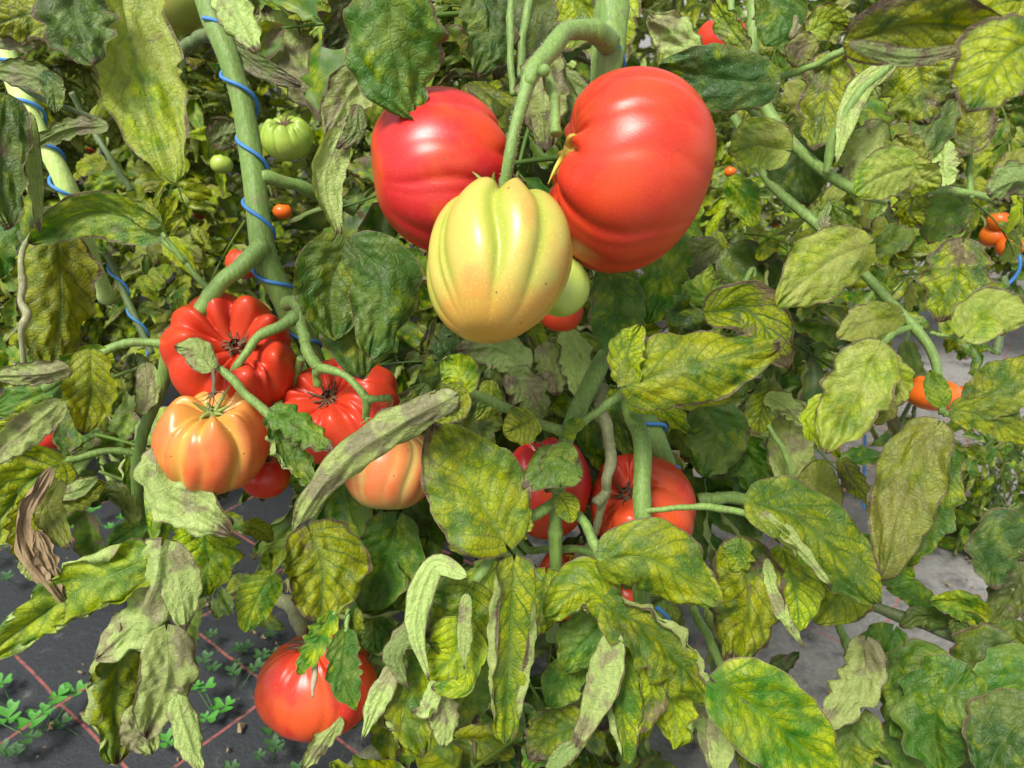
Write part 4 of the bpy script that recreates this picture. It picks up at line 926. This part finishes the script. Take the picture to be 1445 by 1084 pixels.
LL(PC, [
 ([(1092, 118), (1010, 110), (930, 92)], 92, 'K', 'U', .55, dict(curl=-10, lobes=.05, label='dark olive leaflet right of the largest fruit')),
 ([(978, 80), (945, 45), (915, 20)], 66, 'D', 'D', .60, dict(crumple=1.1)),
 ([(1052, 68), (1030, 40), (1005, -5)], 48, 'O', 'U', .62, dict(ra=60)),
 ([(1085, -20), (1100, 20), (1080, 66)], 80, 'D', 'U', .60, {}),
 ([(1115, 5), (1125, 25), (1115, 55)], 20, 'DD', 'D', .598, {}),
 ([(1143, 44), (1170, 32), (1198, 38)], 54, 'O', 'U', .66, {}),
 ([(1200, 58), (1300, 35), (1425, 52)], 108, 'O', 'U', .40, dict(ra=30, curl=-12, lobes=.05, label='large blurred olive leaflet close to the lens at the top right')),
 ([(1200, 62), (1290, 80), (1385, 62)], 30, 'DD', 'D', .395, {}),
 ([(1460, 55), (1410, 90), (1365, 160)], 135, 'O', 'U', .38, dict(label='blurred brown-edged leaflet at the right edge, close to the lens')),
 ([(1445, 0), (1400, 10), (1385, 40)], 110, 'YY', 'U', .62, {}),
 ([(1295, 88), (1300, 120), (1308, 175)], 124, 'O', 'U', .60, dict(curl=-15)),
 ([(1330, 75), (1360, 100), (1375, 140)], 50, 'D', 'D', .59, {}),
 ([(1172, 80), (1165, 140), (1150, 215)], 86, 'O', 'U', .62, dict(curl=15)),
 ([(1150, 60), (1130, 70), (1118, 95)], 46, 'P', 'U', .64, {}),
 ([(1262, 88), (1210, 130), (1180, 230)], 36, 'P', 'D', .60, dict(ra=-60, rb=-60, lobes=0)),
 ([(1215, 110), (1200, 140), (1195, 175)], 50, 'P', 'D', .63, {}),
 ([(1240, 175), (1215, 215), (1200, 262)], 66, 'P', 'D', .64, {}),
 ([(1150, 180), (1130, 220), (1140, 290)], 100, 'GG', 'U', .68, {}),
 ([(1335, 128), (1320, 170), (1290, 228)], 68, 'DD', 'U', .60, dict(label='blackened dead leaflet high on the right')),
 ([(1372, 210), (1365, 170), (1345, 128)], 68, 'O', 'U', .60, {}),
 ([(1295, 232), (1240, 250), (1205, 275)], 74, 'P', 'U', .53, dict(lobes=.04, crumple=.3)),
 ([(1288, 232), (1300, 250), (1328, 262)], 60, 'P', 'U', .53, {}),
 ([(1292, 232), (1280, 210), (1265, 190)], 52, 'P', 'U', .54, {}),
 ([(1335, 258), (1332, 228), (1340, 198)], 46, 'D', 'D', .60, {}),
 ([(1460, 262), (1430, 255), (1393, 275)], 62, 'DD', 'D', .50, {}),
 ([(1108, 212), (1070, 205), (1028, 218)], 80, 'P', 'U', .60, dict(lobes=.04, label='round pale leaflet with a brown rim')),
 ([(1095, 185), (1070, 178), (1040, 190)], 30, 'DD', 'D', .60, {}),
 ([(1225, 345), (1170, 370), (1095, 432)], 100, 'P', 'U', .54, dict(lobes=.08)),
 ([(1195, 345), (1180, 310), (1170, 282)], 54, 'G', 'U', .55, dict(ra=50)),
 ([(1172, 345), (1162, 315), (1172, 282)], 22, 'DD', 'D', .545, {}),
 ([(1358, 345), (1345, 400), (1325, 455)], 100, 'O', 'U', .64, dict(label='very yellow leaflet with black specks')),
 ([(1362, 472), (1400, 440), (1460, 445)], 78, 'P', 'U', .60, {}),
 ([(1240, 490), (1215, 540), (1165, 640)], 105, 'P', 'U', .54, dict(lobes=.22, crumple=.8, label='large lobed leaflet with a dry grey patch')),
 ([(1270, 445), (1225, 455), (1180, 480)], 60, 'P', 'U', .55, {}),
 ([(1230, 505), (1255, 530), (1275, 570)], 62, 'P', 'U', .55, {}),
 ([(1240, 540), (1240, 580), (1225, 590)], 60, 'P', 'U', .555, {}),
 ([(1160, 560), (1150, 600), (1185, 645)], 44, 'YY', 'U', .57, {}),
 ([(1330, 572), (1322, 550), (1312, 522)], 34, 'G', 'U', .57, dict(lobes=0)),
 ([(1372, 572), (1408, 550), (1460, 505)], 80, 'YG', 'U', .56, dict(lobes=.1)),
 ([(1345, 578), (1400, 590), (1460, 625)], 60, 'YG', 'U', .56, {}),
 ([(1322, 600), (1288, 650), (1245, 820)], 98, 'P', 'U', .54, dict(lobes=.12, wb=1.1, crumple=.7, label='long pale leaflet hanging below the orange fruit')),
 ([(1320, 630), (1325, 680), (1280, 800)], 84, 'G', 'U', .56, {}),
 ([(1220, 760), (1240, 790), (1290, 815)], 70, 'G', 'U', .565, {}),
 ([(1120, 570), (1115, 620), (1105, 685)], 74, 'P', 'D', .68, {}),
 ([(1083, 560), (1110, 575), (1142, 605)], 44, 'P', 'D', .66, dict(ra=-50)),
 ([(1088, 540), (1075, 580), (1070, 615)], 52, 'O', 'U', .67, {}),
 ([(1172, 718), (1155, 690), (1160, 648)], 66, 'P', 'U', .64, {}),
 ([(1188, 650), (1205, 680), (1232, 712)], 36, 'O', 'U', .64, {}),
 ([(1062, 708), (1140, 740), (1242, 852)], 118, 'G', 'U', .54, dict(lobes=.08, ra=100, curl=-8, label='broad green leaflet with its lower edge rolled over')),
 ([(1075, 725), (1120, 765), (1175, 830)], 34, 'D', 'D', .535, dict(ra=-60, rb=-60)),
 ([(1045, 768), (1055, 850), (1032, 945)], 112, 'O', 'U', .58, dict(crumple=1.1, yb=0) if False else dict(crumple=1.1, label='dark and yellow marbled leaflet in the lower right')),
 ([(1045, 765), (1040, 790), (1030, 805)], 50, 'YG', 'U', .575, {}),
 ([(1105, 775), (1122, 830), (1128, 890)], 80, 'Y', 'U', .58, dict(ra=60)),
 ([(1082, 790), (1095, 850), (1135, 915)], 26, 'D', 'D', .575, {}),
 ([(1205, 795), (1180, 840), (1150, 880)], 95, 'YG', 'U', .60, {}),
 ([(1012, 965), (1080, 1010), (1178, 1100)], 140, 'YG', 'U', .53, dict(lobes=.05, label='broad yellow-edged leaflet at the bottom right of the middle')),
 ([(1015, 975), (1060, 960), (1105, 965)], 60, 'YG', 'U', .54, {}),
 ([(1022, 975), (1020, 1030), (1010, 1100)], 52, 'D', 'D', .55, {}),
 ([(1040, 1000), (1060, 1050), (1050, 1100)], 60, 'K', 'U', .57, {}),
 ([(1222, 905), (1215, 960), (1152, 1032)], 74, 'D', 'D', .62, dict(ra=-50, rb=-40, crumple=1, label='wilted pale grey-green leaflet folded over itself')),
 ([(1215, 1008), (1200, 1050), (1210, 1095)], 98, 'G', 'U', .64, dict(curl=-15)),
 ([(1030, 255), (1050, 280), (1065, 320)], 50, 'F', 'U', .76, {}),
 ([(1010, 430), (990, 400), (1000, 370)], 60, 'G', 'U', .75, {}),
 ([(1365, 290), (1335, 300), (1310, 345)], 80, 'D', 'U', .66, {}),
 ([(1290, 270), (1285, 300), (1300, 320)], 60, 'O', 'U', .64, {}),
])
LL(PE, [
 ([(1392, 872), (1350, 850), (1310, 848)], 52, 'YG', 'U', .74, {}),
 ([(1338, 880), (1300, 870), (1270, 885)], 40, 'K', 'U', .76, {}),
 ([(1445, 745), (1410, 760), (1400, 830)], 84, 'K', 'U', .76, dict(lobes=.25)),
 ([(1445, 800), (1420, 850), (1395, 880)], 60, 'K', 'U', .78, {}),
 ([(1260, 890), (1245, 930), (1265, 1000)], 80, 'GG', 'U', .72, dict(crumple=1)),
 ([(1330, 930), (1300, 950), (1262, 1040)], 120, 'GG', 'U', .68, dict(lobes=.25)),
 ([(1360, 950), (1320, 1010), (1330, 1095)], 130, 'GG', 'U', .66, dict(lobes=.3)),
 ([(1420, 905), (1390, 930), (1360, 985)], 100, 'K', 'U', .70, dict(lobes=.2)),
 ([(1460, 930), (1430, 980), (1400, 1060)], 120, 'GG', 'U', .64, dict(lobes=.2)),
 ([(1460, 1000), (1420, 1040), (1390, 1100)], 120, 'K', 'U', .62, {}),
 ([(1300, 1000), (1280, 1050), (1290, 1100)], 90, 'GG', 'U', .70, {}),
 ([(1370, 960), (1400, 1010), (1430, 1040)], 90, 'K', 'U', .68, {}),
 ([(1395, 905), (1360, 880), (1345, 900)], 44, 'G', 'U', .74, {}),
 ([(1430, 880), (1440, 920), (1460, 940)], 70, 'K', 'U', .75, {}),
 ([(1310, 870), (1290, 840), (1250, 830)], 44, 'G', 'U', .77, {}),
 ([(1430, 860), (1425, 800), (1450, 790)], 50, 'K', 'U', .80, {}),
])
# ------------------------------------------------------------------ deeper leaves of the same plants (copies of shared leaf meshes)
KEEP = [(404, 196, 30), (1018, 62, 30), (70, 617, 18), (1318, 557, 40), (1366, 562, 10), (1412, 330, 30), (399, 299, 14), (345, 372, 20), (242, 5, 50), (437, 384, 14), (535, 338, 10), (588, 398, 14), (60, 190, 20), (312, 232, 10)]
def fill(plant, box, n, d0, d1, ws, seed, comp=.4, sc=(.8, 1.3), drop=True):
    rn = random.Random(seed); base = np.array(plant.location)
    for i in range(n):
        x, y, d = rn.uniform(box[0], box[2]), rn.uniform(box[1], box[3]), rn.uniform(d0, d1)
        if any((x - ex) ** 2 + (y - ey) ** 2 < (er + 34) ** 2 for ex, ey, er in KEEP): continue
        pos = P(x, y, d)
        if pos[2] < .04: continue
        c = rn.random() < comp
        o = link('leaf' if c else 'leaflet', rn.choice(LPRO if c else PPRO), plant, tuple(pos - base))
        # face of the leaf looks up and towards the open side; the tip hangs
        nrm = Vector((rn.uniform(-.6, .6), rn.uniform(-1.1, -.1), rn.uniform(.15, 1.0))).normalized()
        tip = Vector((rn.uniform(-1, 1), rn.uniform(-.4, .3), rn.uniform(-1.3, .1))); tip = (tip - nrm * tip.dot(nrm)).normalized()
        m = Matrix((tip.cross(nrm), tip, nrm)).transposed()
        s = rn.uniform(*sc) * (.8 if c else 1)
        o.rotation_euler = m.to_euler(); o.scale = (s, s, s); set_style(o, pick(ws, rn), rn)
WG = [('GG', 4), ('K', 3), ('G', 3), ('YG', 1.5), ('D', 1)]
WM = [('YG', 4), ('Y', 4), ('P', 3), ('D', 1), ('G', 3), ('O', 1), ('YY', 1), ('F', 1)]
WR = [('G', 4), ('YG', 3), ('P', 3), ('O', 1), ('GG', 1), ('D', 1), ('F', 3), ('Y', 2)]
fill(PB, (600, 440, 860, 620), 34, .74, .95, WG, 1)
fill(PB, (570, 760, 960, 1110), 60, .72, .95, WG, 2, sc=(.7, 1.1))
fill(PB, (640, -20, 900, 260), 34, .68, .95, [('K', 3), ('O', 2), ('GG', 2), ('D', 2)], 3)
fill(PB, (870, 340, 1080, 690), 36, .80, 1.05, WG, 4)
fill(PA, (400, 450, 620, 760), 30, .84, 1.05, WG, 5)
fill(PA, (340, 640, 560, 860), 12, .88, 1.05, WG, 6, sc=(.6, 1.0))
fill(PA, (380, -20, 540, 330), 34, .90, 1.2, WM, 7, comp=.2, sc=(.4, .8))
fill(PA, (200, 300, 420, 440), 30, .98, 1.2, WM, 20, comp=.2, sc=(.4, .8))
fill(PD, (-20, 60, 340, 520), 70, .95, 1.25, WM, 9, comp=.2, sc=(.4, .8))
fill(PD, (-20, 60, 60, 340), 8, .75, .9, [('K', 2), ('GG', 2)], 19, comp=0, sc=(.6, 1.0))
fill(PD, (-20, 500, 250, 680), 18, .85, 1.05, WG, 10, sc=(.6, 1.0))
fill(PC, (960, -20, 1460, 200), 90, .78, 1.25, WR, 12, comp=.25, sc=(.4, .8))
fill(PC, (960, 200, 1460, 430), 120, .80, 1.3, WR, 13, comp=.25, sc=(.4, .8))
fill(PC, (1090, 420, 1300, 540), 26, .95, 1.3, WG, 14, sc=(.5, .8))
fill(PC, (1000, 540, 1130, 700), 7, .75, .95, WG, 15, comp=0)
fill(PE, (1330, 960, 1460, 1100), 12, .72, .85, [('GG', 3), ('K', 3)], 16, comp=.2)
fill(PE, (1400, 720, 1460, 900), 4, .85, 1.0, [('GG', 3), ('K', 2)], 17, comp=0)
# ------------------------------------------------------------------ bushy low plant on the aisle at the right
PF = fg('bushy grey-green tomato plant with small leaves, low beside the aisle under the orange fruit', 1390, 640, 1.25)
fill(PF, (1330, 560, 1470, 740), 46, 1.15, 1.4, [('GG', 3), ('G', 2), ('P', 1), ('K', 1)], 18, comp=.9, sc=(.55, .85))
stalk(PF, [(1405, 720, 1.3, 4), (1400, 660, 1.28, 4), (1385, 600, 1.25, 4), (1380, 540, 1.25, 3)], M_STEM_D, 'stem')
for pts in (((1283, 570, 1.0, 3), (1270, 600, 1.05, 3), (1262, 640, 1.15, 3)), ((1290, 575, 1.0, 3), (1288, 600, 1.05, 3)), ((1415, 390, 1.2, 5), (1418, 420, 1.2, 6), (1405, 500, 1.2, 6))):
    stalk(PF, pts, M_STEM_D, 'side_stem')
# ------------------------------------------------------------------ WEEDS, DEBRIS
def clover(px, py, s, n, bright, seed, label):
    rs = random.Random(seed); g = GP(px, py); t = thing('clover', label, 'clover', tuple(g), 'clover seedlings on the ground sheet')
    for k in range(max(2, int(n * .65))):
        a = rs.uniform(0, 6.28); rr = rs.uniform(.01, .07) * s; x, y = rr * math.cos(a), rr * math.sin(a); h = rs.uniform(.012, .04) * s
        sp = np.array([[x * .3, y * .3, 0], [x * .7, y * .7, h * .6], [x, y, h]]); parts = [tube_np(sp, np.full(3, .0005), 4)]
        for q in range(3):
            an = a + q * 2.094 + .3; l = .0135 * s * rs.uniform(.6, 1.3)
            u = np.linspace(0, 1, 7)[:, None]; v = np.linspace(-1, 1, 5)[None, :]
            wd = l * .62 * np.sin(np.pi * u ** 1.5 * .80) ** .8
            X = u * l - .22 * l * (1 - np.abs(v)) * (u > .9); Y = wd * v; Z = h + .25 * l * np.abs(v) * u + .12 * l * u
            co = np.stack([x + X * math.cos(an) - Y * math.sin(an), y + X * math.sin(an) + Y * math.cos(an), Z + 0 * X], -1).reshape(-1, 3)
            i = np.arange(6)[:, None] * 5; j = np.arange(4)[None, :]
            parts.append((co, np.stack([i + j, i + 5 + j, i + 6 + j, i + 1 + j], -1).reshape(-1, 4)[:, ::-1]))
        c, f = join_np(parts); link('trefoil', mesh_np('trefoil', c, f, M_CLOVER if bright else M_CLOVER_D), t)
for i, a in enumerate([(50, 1040, 1.2, 10, 1, 'large bright clover in the bottom left corner'), (15, 990, 1.0, 6, 1, 'clover at the left edge above the corner one'), (25, 1070, 1.1, 6, 0, 'clover cut by the bottom left corner'), (120, 1040, .9, 3, 0, 'small clover beside the hanging wrapped leaflet'),
                       (310, 1015, 1.0, 9, 1, 'bright clover left of the lowest fruit'), (330, 975, .9, 7, 0, 'dark clover just above the bright one by the lowest fruit'), (290, 945, .8, 5, 0, 'faint clover left of a red line'), (310, 925, .8, 5, 0, 'dark clover between red lines left of the lowest fruit'),
                       (170, 850, 1.0, 9, 1, 'clover between the rolled and the wrapped leaflets'), (150, 745, .9, 8, 1, 'clover under the curled leaflet on the left'), (30, 790, .9, 7, 0, 'dark clover at the left edge behind the dead leaf'), (40, 830, .8, 6, 0, 'small clover below the dead leaf'),
                       (380, 1075, .9, 9, 0, 'clover patch at the bottom edge under the lowest fruit'), (340, 1085, .9, 6, 0, 'clover at the bottom edge left of the fruit'), (1355, 775, 1.0, 9, 0, 'grey clover on the dusty sheet at the right'), (1330, 745, .8, 6, 0, 'small weed by the red line at the right'),
                       (360, 935, .8, 6, 0, 'dark clover touching the left flank of the lowest fruit'), (100, 860, .8, 5, 0, 'sparse clover below the rolled leaflet')]):
    clover(a[0], a[1], a[2], a[3], a[4], 40 + i, a[5])
def debris():
    rs = np.random.RandomState(8); parts = []
    for x0, y0, x1, y1, n in ((1180, 570, 1445, 700, 420), (1000, 700, 1445, 1000, 150), (0, 720, 400, 1084, 60), (1080, 720, 1110, 730, 20)):
        for k in range(n):
            g = GP(rs.uniform(x0, x1), rs.uniform(y0, y1)); s = rs.uniform(.0015, .005) * (1 if rs.rand() < .9 else 1.8)
            a = rs.rand() * 6.28; e = rs.uniform(.3, 1); u = np.array([math.cos(a), math.sin(a), rs.uniform(-.2, .2)]); v = np.array([-math.sin(a) * e, math.cos(a) * e, rs.uniform(-.3, .5)])
            c = np.array([g - u * s - v * s * .5, g + u * s - v * s, g + u * s * .8 + v * s + [0, 0, s * .7], g - u * s * .9 + v * s * .7, g + [0, 0, s * .9]]) + [0, 0, .002]
            parts.append((c, np.array([[0, 1, 4, 4], [1, 2, 4, 4], [2, 3, 4, 4], [3, 0, 4, 4]])[:, :3]))
    c, f = join_np(parts); o = link('plant_debris', mesh_np('plant_debris', c, f, M_DRY, smooth=False)); tag(o, kind='stuff')
debris()
